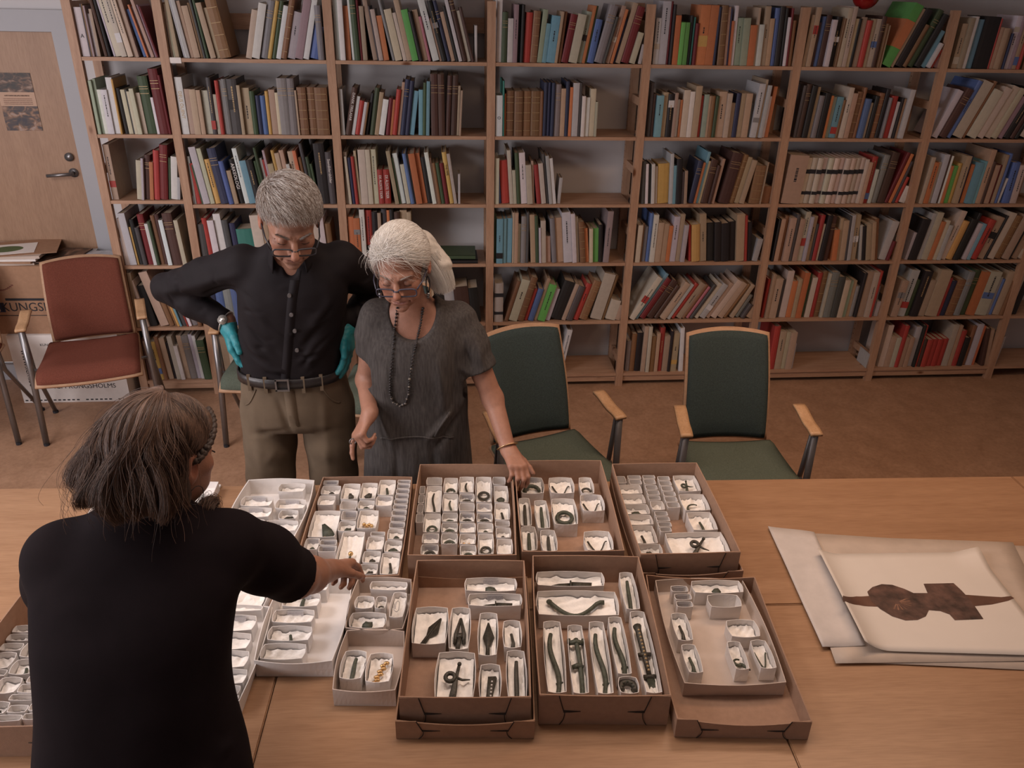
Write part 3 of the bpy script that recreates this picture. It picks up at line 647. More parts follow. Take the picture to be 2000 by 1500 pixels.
# ------------------------------------------------------------------ chairs
def chair(name, pos, face, wool, seat, label, group, hback=.50, wide=.44, recl=19, seatz=.45, arm=.675, tube='steel'):
    """pos = middle of the seat's rear edge on the floor; face = heading of the sitter (radians, 0 = -y)"""
    o = empty(name, (pos[0], pos[1], 0), face, label, 'chair', group)
    # local frame: sitter faces -y
    def seatf(u, v):
        x = (u-.5)*(wide+.02+.05*v); y = -.47*v
        z = seatz-.012*math.sin(math.pi*v)-.004+.012*(2*u-1)**2 - (.05*max(0, (v-.8)/.2)**2)
        return (x, y, z)
    MB().grid(seatf, 10, 12, .014).build('seat_shell', 'ply', o, True)
    def cush(u, v):
        p = seatf(.02+.96*u, .02+.96*v); return (p[0], p[1], p[2]+.003+.022*min(1, 8*min(u, 1-u, v, 1-v)))
    MB().grid(cush, 16, 16, .02).build('seat', seat, o, True)
    rc_ = math.radians(recl)
    def backf(u, v, e=0.):
        s = v*hback; w = wide*(.97+.0*v)*(1-.05*max(0, v-.0)**2)
        x = (u-.5)*w; crown = .018*(1-(2*u-1)**2)*max(0, (v-.8)/.2) if v > .8 else 0
        yy = .02+s*math.sin(rc_)+.03*(1-(2*u-1)**2)-.02*math.sin(math.pi*v)*1.
        return (x, yy-e, seatz+.015+s*math.cos(rc_)+crown)
    MB().grid(lambda u, v: backf(1-u, v), 14, 14, .012).build('backrest_shell', 'ply', o, True)
    def pad(u, v):
        uu, vv = .035+.93*(1-u), .03+.945*v
        p = backf(uu, vv); e = .0125+.014*min(1, 7*min(u, 1-u, v, 1-v)); return (p[0], p[1]-e, p[2])
    MB().grid(pad, 18, 18, .012).build('backrest', wool, o, True)
    for s in (-1, 1):
        ax = s*(wide/2+.068)
        # armrest: bent strip of wood
        def armf(u, v):
            y = -.105-.195*v; zz = arm+.030*(.5+.5*math.cos(math.pi*min(1, v/.72)))-.010*max(0, (v-.8)/.2)
            return (ax+(u-.5)*.052-s*.012*(1-v), y, zz)
        MB().grid(armf, 4, 12, .013).build('armrest', 'beech_arm', o, True)
        MB().tube([(ax, -.285, arm-.012), (ax+s*.004, -.285, seatz-.03), (ax+s*.015, -.33, .012)], .0165, 8, .8).build('leg', tube, o, True)
        MB().tube([(ax, -.26, arm-.014), (ax+s*.003, -.22, seatz-.04), (ax+s*.012, .07, .012)], .0125, 8, .8).build('leg', tube, o, True)
        for yy, ex in ((-.33, .015), (.07, .012)):
            MB().tube([(ax+s*ex, yy, 0), (ax+s*ex, yy, .014)], .016, 8).build('foot_cap', 'ink', o)
        MB().tube([(ax, -.25, seatz-.03), (s*(wide/2-.06), -.25, seatz-.03)], .009, 8).build('arm_bracket', tube, o, True)
    MB().tube([(-wide/2+.04, -.25, seatz-.034), (wide/2-.04, -.25, seatz-.034)], .012, 8).build('seat_bar', tube, o, True)
    return o
def place(rear_l, rear_r, z=.47):
    a, b = UNZ(*rear_l, z), UNZ(*rear_r, z)
    m = (a+b)/2; return (m[0], m[1]), math.atan2(b[1]-a[1], b[0]-a[0])
GRP = 'upholstered armchairs around the table'
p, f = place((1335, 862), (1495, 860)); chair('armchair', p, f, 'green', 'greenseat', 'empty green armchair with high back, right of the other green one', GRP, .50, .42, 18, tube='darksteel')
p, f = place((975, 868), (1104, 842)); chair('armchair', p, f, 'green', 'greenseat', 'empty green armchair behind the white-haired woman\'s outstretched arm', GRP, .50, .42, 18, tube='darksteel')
chair('armchair', (-1.435, -.185), .28, 'redwool', 'redwool', 'red armchair facing the table in front of the moving boxes', GRP, .45, .45, 14)
chair('armchair', (-2.13, -.27), .1, 'redwool', 'redwool', 'armchair cut off by the left frame edge, only a grey leg showing', GRP, .42, .44, 14)
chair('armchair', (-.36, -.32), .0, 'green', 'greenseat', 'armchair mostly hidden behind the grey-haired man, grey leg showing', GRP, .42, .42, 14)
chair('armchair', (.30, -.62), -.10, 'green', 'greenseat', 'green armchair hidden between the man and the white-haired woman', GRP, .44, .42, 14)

# ------------------------------------------------------------------ tables
TZ = .73; TROT = -.031; TO = Vector((.123, -2.832, 0))
def table(x0, x1, y0, y1, label):
    e = .0012
    c = Matrix.Rotation(TROT, 3, 'Z') @ Vector(((x0+x1)/2, (y0+y1)/2, 0))+TO
    o = empty('table', c, TROT, label, 'table', 'light wood tables pushed together')
    w, d_ = (x1-x0)/2-e, (y1-y0)/2-e
    tm = MB(); k = .003
    tm.box((-w, -d_, TZ-.028), (w, d_, TZ-k)); tm.prism([(-w+k, -d_+k), (w-k, -d_+k), (w-k, d_-k), (-w+k, d_-k)], TZ-k, TZ)
    tm.f = tm.f; tm.build('tabletop', 'beech', o)
    for sx in (-1, 1):
        for sy in (-1, 1):
            MB().tube([(sx*(w-.06), sy*(d_-.06), 0), (sx*(w-.06), sy*(d_-.06), TZ-.028)], .022, 12).build('leg', 'steel', o, True)
    for s_ in (-1, 1): MB().box((-w+.06, s_*(d_-.06)-.01, TZ-.075), (w-.06, s_*(d_-.06)+.01, TZ-.0285)).build('apron', 'steel', o)
    return o
ys = (-.60, 0, .665); nmr = ['front', 'back']
xs = (-2.43, -1.163, 0.002, 1.27, 2.54, 3.81)
TN = ['at the far left', 'behind the pointing woman', 'carrying most of the brown trays', 'carrying the artefact print', 'at the far right']
for i in range(5):
    if i == 0: continue
    for j in range(2):
        table(xs[i], xs[i+1], ys[j], ys[j+1], f'light beech table {TN[i]}, {nmr[j]} row of the group')
# ------------------------------------------------------------------ trays, specimen boxes, artefacts
RNG = random.Random(11)
def open_box(w, d, h, t=.002, bow=.004, sag=0., n=6, floor=True):
    """open card box, walls bowed outwards at the rim; centred on the origin"""
    mb = MB()
    def ring(inset, zf, b):
        W, D = w/2-inset, d/2-inset; pts = []
        for (ax, ay), (bx, by), (nx, ny) in (((-W, -D), (W, -D), (0, -1)), ((W, -D), (W, D), (1, 0)), ((W, D), (-W, D), (0, 1)), ((-W, D), (-W, -D), (-1, 0))):
            for k in range(n):
                s = k/n; o = b*math.sin(math.pi*s)
                zz = zf*h-(sag*math.sin(math.pi*s) if (sag and zf > .9) else 0)
                pts.append((ax+(bx-ax)*s+nx*o, ay+(by-ay)*s+ny*o, zz if zf > 0 else (0 if inset == 0 else t)))
        return pts
    R = [ring(0, 0, 0), ring(0, .5, bow*.6), ring(0, 1, bow), ring(t, 1, bow), ring(t, .5, bow*.6), ring(t, 0, 0)]
    N = 4*n; v = [p for r in R for p in r]; f = []
    for i in range(5):
        for k in range(N):
            k2 = (k+1) % N; f.append((i*N+k, i*N+k2, (i+1)*N+k2, (i+1)*N+k))
    f.append(tuple(range(5*N, 6*N))); f.append(tuple(range(N-1, -1, -1)))
    return mb.add(v, f)
class Tray:
    def __init__(s, name, c, rz, w, d, h, z, m, label, phrase, bow=.006, flaps=False, sag=0., t=.003, cat='tray'):
        s.o = open_box(w, d, h, t, bow, sag, 14).build(name, m, None, False, (c[0], c[1], z), rz)
        tag(s.o, label, cat); s.phrase = phrase; s.c = np.array(c[:2]); s.rz = rz; s.w, s.d, s.h, s.z = w, d, h, z; s.t = t
        if flaps:
            e = .0014; fm = Matrix.Translation((0, -d/2-.0004, 0)) @ Matrix.Rotation(math.pi/2, 4, 'X')
            bm_ = lambda k: Matrix.Translation((0, -d/2-.0004-bow*k, 0)) @ Matrix.Rotation(math.pi/2, 4, 'X')
            for sx in (-1, 1):
                o_ = lambda P: P if sx > 0 else P[::-1]
                X = lambda x, z: (sx*w*x, z*h)
                MB().prism(o_([X(.335, .02), X(.499, .02), X(.499, .985), X(.35, .985), X(.31, .48)]), 0, e, fm).build('corner_flap', m, s.o)
                th = .0011/w
                MB().prism(o_([X(.31-th, .48), X(.31+th, .48), X(.35+th, .98), X(.35-th, .98)]), e*.2, e+.0003, bm_(.3)).build('fold_line', 'slit', s.o)
                MB().prism(o_([X(.18, .475), X(.25, .445), X(.312, .44), X(.312, .50), X(.25, .49)]), e*.2, e+.0004, bm_(.4)).build('locking_slit', 'slit', s.o)
                arc = [X(.30+.037*(k/8)**2, .45-.43*(k/8)**.75) for k in range(9)]
                MB().prism(o_([(p[0]+sx*.0009, p[1]) for p in arc[::-1]]+[(p[0]-sx*.0009, p[1]) for p in arc]), e*.2, e+.0004, bm_(.25)).build('tab_line', 'slit', s.o)
    def loc(s, P):
        d_ = np.asarray(P[:2])-s.c; c_, n_ = math.cos(s.rz), math.sin(s.rz)
        return d_[0]*c_+d_[1]*n_, -d_[0]*n_+d_[1]*c_
    def wld(s, x, y, z=0):
        c_, n_ = math.cos(s.rz), math.sin(s.rz); return (s.c[0]+x*c_-y*n_, s.c[1]+x*n_+y*c_, z)
def quad(pts, z):
    """centre, size, heading of a rectangle from its rim corners FL FR BR BL in the photograph, at height z"""
    P = [UNZ(x, y, z)[:2] for x, y in pts]
    w = (np.linalg.norm(P[1]-P[0])+np.linalg.norm(P[2]-P[3]))/2; d_ = (np.linalg.norm(P[3]-P[0])+np.linalg.norm(P[2]-P[1]))/2
    e = (P[1]-P[0])+(P[2]-P[3]); return sum(P)/4, w, d_, math.atan2(e[1], e[0])
def tray(name, pts, h, base, m, label, phrase, **k):
    c, w, d_, a = quad(pts, base+h); return Tray(name, c, a, w, d_, h, base, m, label, phrase, **k)
T = {}
B0 = TZ+.0005
T['T1'] = tray('white_tray', [(432, 1050), (572, 1050), (616, 938), (484, 937)], .06, B0, 'white_card', 'white tray of boxes at the back, between brown tray and pointing woman\'s sleeve', 'white back tray', bow=.011)
T['T2'] = tray('brown_tray', [(578, 1126), (776, 1122), (808, 932), (624, 931)], .06, B0, 'brown_card', 'shallow brown tray of many small boxes under the pointing hand', 'tray under pointing hand', bow=.005)
T['T3'] = tray('brown_tray', [(798, 1084), (1006, 1084), (1002, 907), (818, 907)], .10, B0, 'brown_card', 'deep brown tray of small boxes with rings, rim held by white-haired woman', 'tray of rings', bow=.003)
T['T4'] = tray('brown_tray', [(1016, 1077), (1223, 1075), (1171, 899), (1008, 900)], .10, B0, 'brown_card', 'deep brown tray with rods, right of the white-haired woman\'s hand', 'tray right of resting hand', bow=.003)
c, w_, d_, a_ = quad([(1245, 1084), (1448, 1080), (1364, 902), (1196, 905)], B0+.11)
T['L5'] = Tray('brown_box', c+np.array([.004, -.012]), a_, w_+.006, d_+.004, .055, B0, 'brown_card', 'brown box lid under the tray of tiny boxes at the back right', '', bow=.004, flaps=True, sag=.012)
T['T5'] = Tray('brown_tray', c, a_, w_-.008, d_-.01, .10, B0+.0105, 'brown_card', 'deep brown tray of tiny boxes and brooches at the back right', 'back right tray', bow=.003, flaps=True)
c, w_, d_, a_ = quad([(776, 1365), (1040, 1366), (1026, 1092), (812, 1092)], B0+.115)
T['L6'] = Tray('brown_box', c+np.array([0, -.012]), a_, w_+.012, d_+.004, .06, B0, 'kraft', 'brown lid with slits under the tray holding spearheads, front of table', '', bow=.004, flaps=True, sag=.012)
T['T6'] = Tray('brown_tray', c, a_, w_-.006, d_-.012, .10, B0+.0155, 'brown_card', 'deep brown tray holding spearheads and big brooch, front left of middle', 'tray of spearheads', bow=.003, flaps=True)
T['T7'] = tray('brown_tray', [(1050, 1355), (1308, 1360), (1250, 1086), (1043, 1086)], .10, B0, 'brown_card', 'deep brown tray of long bronze rods and brooches at the front', 'tray of long bronzes', bow=.004, flaps=True)
T['L8'] = tray('brown_box', [(1322, 1404), (1592, 1408), (1470, 1127), (1262, 1122)], .062, B0, 'brown_card', 'large brown lid holding a smaller pale tray at the front right', '', bow=.005, flaps=True, sag=.014)
T['T8'] = tray('pale_tray', [(1332, 1333), (1529, 1333), (1456, 1132), (1284, 1134)], .045, B0+.0035, 'tan_card', 'pale shallow tray of scattered white boxes inside the big brown lid', 'pale tray in big lid', bow=.010, t=.002)
T['T9'] = tray('pale_tray', [(646, 1347), (775, 1347), (787, 1233), (680, 1231)], .056, B0, 'tan_card', 'small pale tray with two narrow boxes at the front', 'small front tray', bow=.008, t=.002)
T['T10'] = tray('pale_tray', [(676, 1226), (788, 1228), (802, 1131), (698, 1129)], .056, B0, 'tan_card', 'small pale tray with ring and paper clip behind the two-box tray', 'paper clip tray', bow=.008, t=.002)
T['T11'] = tray('white_tray', [(505, 1290), (650, 1290), (686, 1131), (545, 1130)], .056, B0, 'white_card', 'white tray half filled with a column of boxes beneath the bare forearm', 'tray below forearm', bow=.012, t=.002)
p12 = T['T11']
c = np.array(UNZ(482, 1392, B0)[:2]); a12 = -.065
T['T12'] = Tray('white_tray', (c[0]-.105+.002, c[1]+.168), a12, .205, .33, .045, B0, 'white_card', 'white tray half hidden behind the pointing woman\'s right side', 'tray behind black sleeve', bow=.010, t=.002)
T['T13'] = Tray('brown_tray', (-.612+.168, -3.268+.268), -.045, .325, .53, .10, B0, 'brown_card', 'deep brown tray crowded with tiny boxes at the left frame edge', 'left edge tray', bow=.003, flaps=True)
T['T14'] = Tray('white_box', (-.42, -2.275), -.05, .37, .20, .035, B0, 'white_card', 'flat white lid lying behind the pointing woman\'s head', '', bow=.004, t=.002)
pz = onp = None
pp = [UNZ(x, y, TZ+.003) for x, y in ((398, 1018), (372, 1000), (412, 948), (432, 949))]
pl = MB().add([tuple(p) for p in pp]+[(p[0], p[1], p[2]+.006) for p in pp], [(3, 2, 1, 0), (4, 5, 6, 7), (0, 1, 5, 4), (1, 2, 6, 5), (2, 3, 7, 6), (3, 0, 4, 7)]).build('paper_stack', 'white_card')
tag(pl, 'white paper pad lying behind the pointing woman\'s chin', 'paper')
# boxes: zoom origin and scale, then rim corners back-left and front-right, kind of content
BX = {
'T1': (430, 900, 5, '590,210,815,305,t|220,340,490,445,tl|560,370,838,470,tl|180,450,480,552,tl|590,476,745,572,tb|195,566,420,665,tl|440,576,740,690,tb|580,765,700,850,tl'),
'T2': (430, 900, 5, '1000,190,1150,232,l|1000,242,1165,328,tb|945,338,1110,432,t|1205,222,1355,375,tb|1375,215,1525,370,tb|1550,180,1700,335,tk|1735,181,1868,219,l|1730,224,1862,268,l|1720,273,1855,318,l|1712,325,1845,370,l|1700,375,1838,420,l|1690,427,1828,472,l|1680,480,1820,532,l|1668,538,1813,592,l|1655,598,1803,655,l|1640,662,1793,766,tb|1182,387,1332,476,e|1350,387,1500,470,tb|1527,342,1678,440,tl|892,486,1148,745,tw|1172,486,1330,580,l|1162,587,1320,686,tb|1352,482,1524,662,tg|1190,690,1338,1108,tp|792,755,958,868,tlb|972,770,1133,822,l|965,828,1128,888,l|1472,692,1608,732,e|1442,738,1588,868,t|1612,776,1773,890,tb|1402,880,1558,995,tb|1582,896,1738,1108,tk|1372,1004,1530,1108,tb'),
'T3': (780, 880, 4.348, '157,300,215,368,e|150,376,210,446,e|142,455,205,528,e|132,536,205,612,e|232,226,362,293,e|227,300,362,525,ts|207,535,345,695,to|195,702,335,788,tl|185,796,330,885,tlc|370,231,495,360,to|370,368,498,515,ts|362,528,495,604,to|358,613,495,695,tc|355,702,495,795,tc|508,221,635,356,ts|508,365,640,436,tlc|508,444,640,515,e|510,526,640,604,tlc|510,613,650,697,tl|510,706,650,795,tg|515,802,655,890,to|647,222,793,437,tO|655,446,790,520,tl|655,530,795,607,tlc|660,616,800,697,tb|667,706,805,880,tO|787,222,905,288,e|800,298,930,440,tb|805,446,945,588,tk|812,594,940,645,e|818,653,952,740,tb|824,749,968,880,t'),
'T4': (780, 880, 4.348, '1015,226,1240,366,tlc|1257,226,1500,364,tv|1512,226,1668,366,tc|1522,371,1760,515,tlv|987,402,1135,640,tr|1132,421,1290,660,tr|1277,406,1535,630,tO|1012,641,1190,850,tr|1187,672,1355,855,tr|1552,681,1835,850,tv'),
'T5': (1180, 880, 6, '122,300,270,383,e|266,291,440,334,e|282,340,450,394,e|132,402,460,505,t|162,515,500,624,t|192,630,550,744,tb|242,755,590,868,t|287,880,645,1088,tk|372,1096,700,1208,tb|442,289,605,328,e|452,335,615,393,e|472,405,635,458,e|492,468,660,520,e|507,530,670,580,e|527,590,725,694,t|582,712,755,764,e|602,775,780,828,e|622,840,800,890,e|642,900,800,950,e|617,301,780,348,e|632,355,800,410,e|657,415,820,473,e|682,480,850,534,e|697,541,870,600,e|722,606,900,668,e|792,291,1150,475,tf|862,512,1260,700,tq|952,722,1350,930,tk|702,962,1500,1210,tF'),
'T6': (760, 1070, 3.947, '582,226,990,338,tlb|607,346,1030,452,tln|182,451,450,745,th|467,456,625,785,tx|672,497,845,832,tH|872,556,1030,772,tk|367,797,680,1172,tF|692,892,870,1172,ta|897,787,1085,1168,tr'),
'T7': (1030, 1070, 4.167, '64,186,640,318,tn|67,342,765,563,tV|737,196,930,503,tr|117,592,335,1183,tS|312,624,520,1188,tX|487,596,720,1190,tS|647,552,862,1030,tS|727,1042,925,1188,tm|822,512,1125,1184,tL'),
'T8': (1250, 1100, 4.167, '242,181,400,234,l|272,246,430,298,l|287,306,440,358,l|402,136,860,244,tb|532,251,845,360,b|237,404,450,630,tk|322,657,530,893,tk|682,456,1000,604,t|692,634,908,865,tq|882,622,1130,858,tv'),
'T9': (420, 1100, 4.6875, '1132,792,1368,1065,tr|1392,816,1608,1095,tG'),
'T10': (420, 1100, 4.6875, '1432,142,1755,250,t|1292,296,1450,418,t|1472,301,1560,416,to|1612,262,1768,500,tu|1232,442,1568,600,tb'),
'T11': (420, 1100, 4.6875, '700,150,1025,252,tb|640,268,945,400,tlr|547,417,890,548,tl|507,567,865,714,tk|442,727,810,885,t'),
'T12': (420, 1100, 4.6875, '20,470,345,622,tl|-20,632,295,792,t|-60,792,275,960,t|-60,962,280,1108,tb|-20,1112,215,1200,e|-20,1206,208,1290,e'),
'T13': (0, 1150, 4.41, '132,312,280,376,t|80,386,270,452,tb|22,466,210,532,t|-30,542,130,690,t|82,602,292,744,tk|200,446,390,590,tb|12,756,190,904,t|222,736,390,810,t|157,816,365,894,t|-100,692,40,756,t|102,902,305,990,t|-60,926,80,1080,tb|44,1000,240,1075,t|-70,1086,190,1140,t|252,970,400,1050,tb|198,1060,400,1125,t|310,656,430,728,t|300,320,420,374,t|288,384,400,440,t'),
}
def tissue_mesh(w, d, h, rnd, n=9, fill=.45):
    hs = [[rnd.random() for _ in range(n+1)] for _ in range(n+1)]
    wv = [(rnd.uniform(-1, 1)*k, rnd.uniform(-1, 1)*k, rnd.uniform(0, 6.3)) for k in (150, 150, 260, 260, 420, 420)]
    def fn(u, v):
        i, j = int(round(u*n)), int(round(v*n))
        edge = max(abs(2*u-1), abs(2*v-1))**3
        X_, Y_ = (u-.5)*w, (v-.5)*d
        cr = sum((1-2*abs(math.sin(a*X_+b*Y_+c)))*(.5, .5, .3, .3, .16, .16)[k] for k, (a, b, c) in enumerate(wv))
        z = h*(fill+.10*cr+.03*(hs[j][i]-.5)+.16*v+.16*edge)
        jx = 0 if i in (0, n) else (hs[i][j]-.5)*w/n*.7
        jy = 0 if j in (0, n) else (hs[(i*3+1) % (n+1)][j]-.5)*d/n*.7
        return ((u-.5)*w+jx, (v-.5)*d+jy, max(.003, min(h*.93, z)))
    return MB().grid(fn, n, n)
def curve_pts(fn, n): return [fn(k/n) for k in range(n+1)]
def rugged(r, n, rnd, a=.15): return [r*(1+rnd.uniform(-a, a)) for _ in range(n)]
def artefact(kind, w, d, rnd):
    """mesh(es) lying flat around the origin, main axis y; returns list of (mb, material, partname) - first is the body"""
    L = d*.9; A = []
    mb = MB(); m = 'bronze' if rnd.random() < .6 else 'bronze_green'
    if kind == 'b':
        for k in range(1):
            s = min(w, d)*.25
            mb.sphere((0, 0, s*.5), s, 9, 6, (1, rnd.uniform(.6, 1.5), .6), Matrix.Rotation(rnd.uniform(0, 3), 3, 'Z'))
            mb.v = [(x*(1+.3*math.sin(9e2*x+k)), y*(1+.3*math.cos(7e2*y)), z) for x, y, z in mb.v]
        nm = ('fragment', 'small dark bronze lump')
    elif kind in 'oOc':
        R = min(w, d)*{'o': .31, 'O': .36, 'c': .36}[kind]; tr = R*.27
        n = 26; e = 1. if kind != 'c' else .55
        pts = [(R*math.cos(2*math.pi*e*k/n), R*math.sin(2*math.pi*e*k/n)*1.0, tr) for k in range(n if kind != 'c' else n+1)]
        mb.tube(pts, rugged(tr, len(pts), rnd, .08), 8, closed=kind != 'c')
        nm = {'o': ('bronze_ring', 'small dark bronze ring'), 'O': ('bronze_ring', 'large dark bronze ring'), 'c': ('ring_fragment', 'curved bronze ring fragment')}[kind]
        if kind == 'O': mb.tube([(R*.2, -R*.9, tr), (R*.7, -R*1.7, tr*.7)], [tr*.6, tr*.4], 7)
    elif kind in 'rsS':
        n = 14; amp = {'r': .02, 's': .12, 'S': .22}[kind]*w; ph = rnd.uniform(-.3, .3)
        r0 = {'r': .0048, 's': .0030, 'S': .0056}[kind]
        pts = [(amp*math.sin(2*math.pi*(k/n*.9)+ph)+(.1*w*(k/n-.5) if kind != 'S' else 0), (k/n-.5)*L, r0) for k in range(n+1)]
        mb.tube(pts, [r0*(.7+.6*abs(math.sin(2.2*k/n+.5))) for k in range(n+1)], 8)
        nm = {'r': ('bronze_rod', 'dark bronze rod'), 's': ('bronze_pin', 'thin bent bronze pin'), 'S': ('bronze_strap', 'long curved bronze strap')}[kind]
        if kind == 'S': A.append((MB().tube([(pts[3][0]-.008, pts[3][1], r0), (pts[3][0]+.010, pts[3][1]+.004, r0)], .0035, 6), m, 'side_lug'))
    elif kind in 'vV':
        W = w*.84; r0 = .0028 if kind == 'v' else .0062
        pts = curve_pts(lambda t: ((t-.5)*W, d*.30-(d*.52)*math.sin(math.pi*min(1, t*1.12))**1.0, r0), 14)
        mb.tube(pts, [r0*(1.15-.5*t_) if kind == 'v' else r0*(.85+.5*abs(t_-.5)) for t_ in np.linspace(0, 1, 15)], 8)
        nm = ('bronze_bow', 'long V-bent bronze bow') if kind == 'V' else ('bent_rod', 'thin bent bronze rod')
        if kind == 'V': A.append((MB().sphere((pts[0][0], pts[0][1], .007), .009, 10, 6, (1, 1, .6)), m, 'terminal_knob'))
    elif kind == 'k':
        mb.tube([(0, -L*.42, .005), (.003, -L*.05, .005), (-.002, L*.3, .004)], [.007, .0045, .004], 8)
        A.append((MB().tube([(.009*math.cos(t*math.pi/6), -L*.36+.009*math.sin(t*math.pi/6), .005) for t in range(12)], .003, 6, closed=True), m, 'foot_ring'))
        nm = ('bronze_fitting', 'stubby dark bronze fitting')
    elif kind in 'fF':
        s = max(min(w, d*1.2)*.95, min(d*.86, w*1.7)) if kind == 'F' else d*.9
        rot = Matrix.Rotation(math.radians(-35 if w > d else -8), 4, 'Z')
        def X(P): return [tuple(rot @ Vector(p)) for p in P]
        mb.tube(X([(0, -s*.5, .004), (0, -s*.2, .007), (0, .05*s, .012), (0, s*.2, .012), (0, s*.46, .007)]), [s*.085, s*.075, s*.05, s*.04, s*.035], 10, .45)
        A.append((MB().tube(X([(-s*.13+s*.10*math.cos(t*math.pi/8), s*.1+s*.10*math.sin(t*math.pi/8), .013) for t in range(16)]), s*.048, 8, closed=True), m, 'disc_ring'))
        A.append((MB().tube(X([(-.02*s, s*.12, .012), (s*.14, s*.08, .012), (s*.3, s*.12, .01)]), [s*.035, s*.028, s*.012], 8), m, 'cross_arm'))
        A.append((MB().sphere(X([(0, s*.48, .008)])[0], s*.05, 10, 6), m, 'head_knob'))
        nm = ('bronze_brooch', 'large bronze brooch with ring' if kind == 'F' else 'bronze brooch with cross arm')
    elif kind == 'q':
        R = min(w, d)*.3
        pts = [(R*math.cos(a), R*.9*math.sin(a), .004) for a in np.linspace(.9, 5.6, 18)]
        mb.tube(pts, np.linspace(.002, .005, 18), 8); A.append((MB().tube([pts[-1], (pts[-1][0]+.02, pts[-1][1]-.018, .004)], [.005, .002], 6), m, 'stem'))
        nm = ('open_ring', 'open bronze ring fragment')
    elif kind == 'w':
        rot = Matrix.Rotation(.25, 4, 'Z')
        mb.prism([(-.010, -L*.32), (.030, -L*.30), (.022, -L*.05), (.004, L*.22), (-.006, L*.2)], 0, .009, rot); nm = ('bronze_wedge', 'wedge-shaped bronze fragment')
        A.append((MB().sphere((.005, -L*.34, .006), .007, 8, 6), 'gold', 'bright_rivet'))
    elif kind == 'g':
        for k in range(4): (mb if k == 0 else A.append((MB().sphere((-.011+.008*k, -.004*(k % 2), .006), .0062, 9, 6), 'gold', 'bead')) or MB()).sphere((-.012, .002, .006), .0062, 9, 6)
        m = 'gold'; nm = ('gilt_beads', 'cluster of gilt beads')
    elif kind == 'G':
        for k in range(9):
            b_ = MB().sphere((.004*(-1)**k*.7+.003*k-.012, (k/8-.5)*L*.85, .006), .0068, 9, 6, (1.2, .8, .7))
            if k == 0: mb = b_
            else: A.append((b_, 'gold', 'gilt_boss'))
        m = 'gold'; nm = ('gilt_strip', 'bright gilt bossed strip')
    elif kind == 'p':
        mb.tube([(0, -.05, .004), (0, -.01, .005), (.002, .012, .006)], [.003, .006, .003], 8); A.append((MB().sphere((.002, .022, .007), .008, 10, 7), 'gold', 'bright_knob')); nm = ('pendant', 'pendant with bright round knob')
    elif kind == 'n':
        W = w*.8
        mb.prism([(-W*.5, -.004), (-W*.3, -.010), (W*.02, -.012), (W*.02, .009), (-W*.25, .006)], 0, .005)
        A.append((MB().prism([(W*.03, -.012), (W*.48, -.010), (W*.5, .008), (W*.03, .010)], 0, .009), m, 'grip'))
        A.append((MB().box((W*.0, -.015, 0), (W*.035, .013, .012)), m, 'guard')); nm = ('bronze_knife', 'dark bronze knife with grip')
    elif kind in 'hH':
        pl_ = [(-.006, -L*.5), (.006, -L*.5), (.005, -L*.1), (.017, L*.12), (.002, L*.5), (-.002, L*.5), (-.014, L*.12), (-.005, -L*.1)]
        rot = Matrix.Rotation(-.5 if kind == 'h' else 0.0, 4, 'Z')
        mb.prism(pl_, 0, .006, rot); A.append((MB().prism([(-.0022, -L*.48), (.0022, -L*.48), (.001, L*.45), (-.001, L*.45)], .006, .0095, rot), m, 'midrib')); nm = ('spearhead', 'bronze spearhead lying aslant' if kind == 'h' else 'leaf-shaped bronze spearhead')
    elif kind == 'x':
        mb.tube([(-.012, -L*.2, .006), (-.010, .05*L, .007), (0, L*.46, .006)], [.005, .006, .0035], 8)
        A.append((MB().tube([(.012, -L*.2, .006), (.011, .05*L, .007), (.001, L*.46, .006)], [.005, .006, .0035], 8), m, 'side_bar'))
        A.append((MB().box((-.008, -.008, .004), (.008, .006, .012)), m, 'centre_plate'))
        A.append((MB().tube([(-.016, -L*.44, .004), (0, -L*.36, .006), (.018, -L*.4, .004)], .004, 7), m, 'foot_bar'))
        A.append((MB().tube([(0, -.01, .008), (-.004, -L*.36, .008)], .006, 8), 'bronze', 'stem')); nm = ('bridle_fitting', 'bronze openwork fitting with two bars')
    elif kind == 'a':
        mb.prism([(-.006, -L*.5), (.006, -L*.5), (.013, L*.38), (.010, L*.44), (-.010, L*.40)], 0, .006, Matrix.Rotation(-.12, 4, 'Z'))
        for k in range(6): A.append((MB().sphere((.001+.0012*k*.6, -L*.3+k*L*.11, .006), .0026, 7, 5), 'white_card', 'inlay_dot'))
        nm = ('strap_end', 'flared strap end with pale dots')
    elif kind == 'X':
        pts = curve_pts(lambda t: (.004*math.sin(3*t)+.006*t, (.5-t)*L*.95, .006), 12)
        mb.tube(pts, [.0065]*13, 8)
        for yy, W, nm_ in ((.40, .020, 'cross_head'), (.0, .015, 'cross_bar')):
            A.append((MB().tube([(-W, yy*L, .006), (0, yy*L+.004, .008), (W, yy*L, .006)], [.006, .008, .006], 8), m, nm_))
        for s in (-1, 1): A.append((MB().tube([(s*.019, .40*L, .006), (s*.019, .47*L, .006)], .005, 7), m, 'prong'))
        A.append((MB().tube([(.004, -.47*L, .005), (.014, -.49*L, .005)], .004, 6), m, 'foot_hook')); nm = ('bronze_brooch', 'long cruciform bronze brooch with prongs')
    elif kind == 'm':
        mb.tube([(.018*math.cos(a), .012+.016*math.sin(a), .005) for a in np.linspace(-.6, 3.74, 14)], .009, 8); nm = ('bronze_mount', 'horseshoe-shaped dark bronze mount')
        for k in range(5): A.append((MB().sphere((.014*math.cos(k*.78), .012+.013*math.sin(k*.78), .012), .003, 7, 5), 'bronze_green', 'stud'))
    elif kind == 'L':
        rot = Matrix.Rotation(.07, 4, 'Z')
        def X(P): return [tuple(rot @ Vector(p)) for p in P]
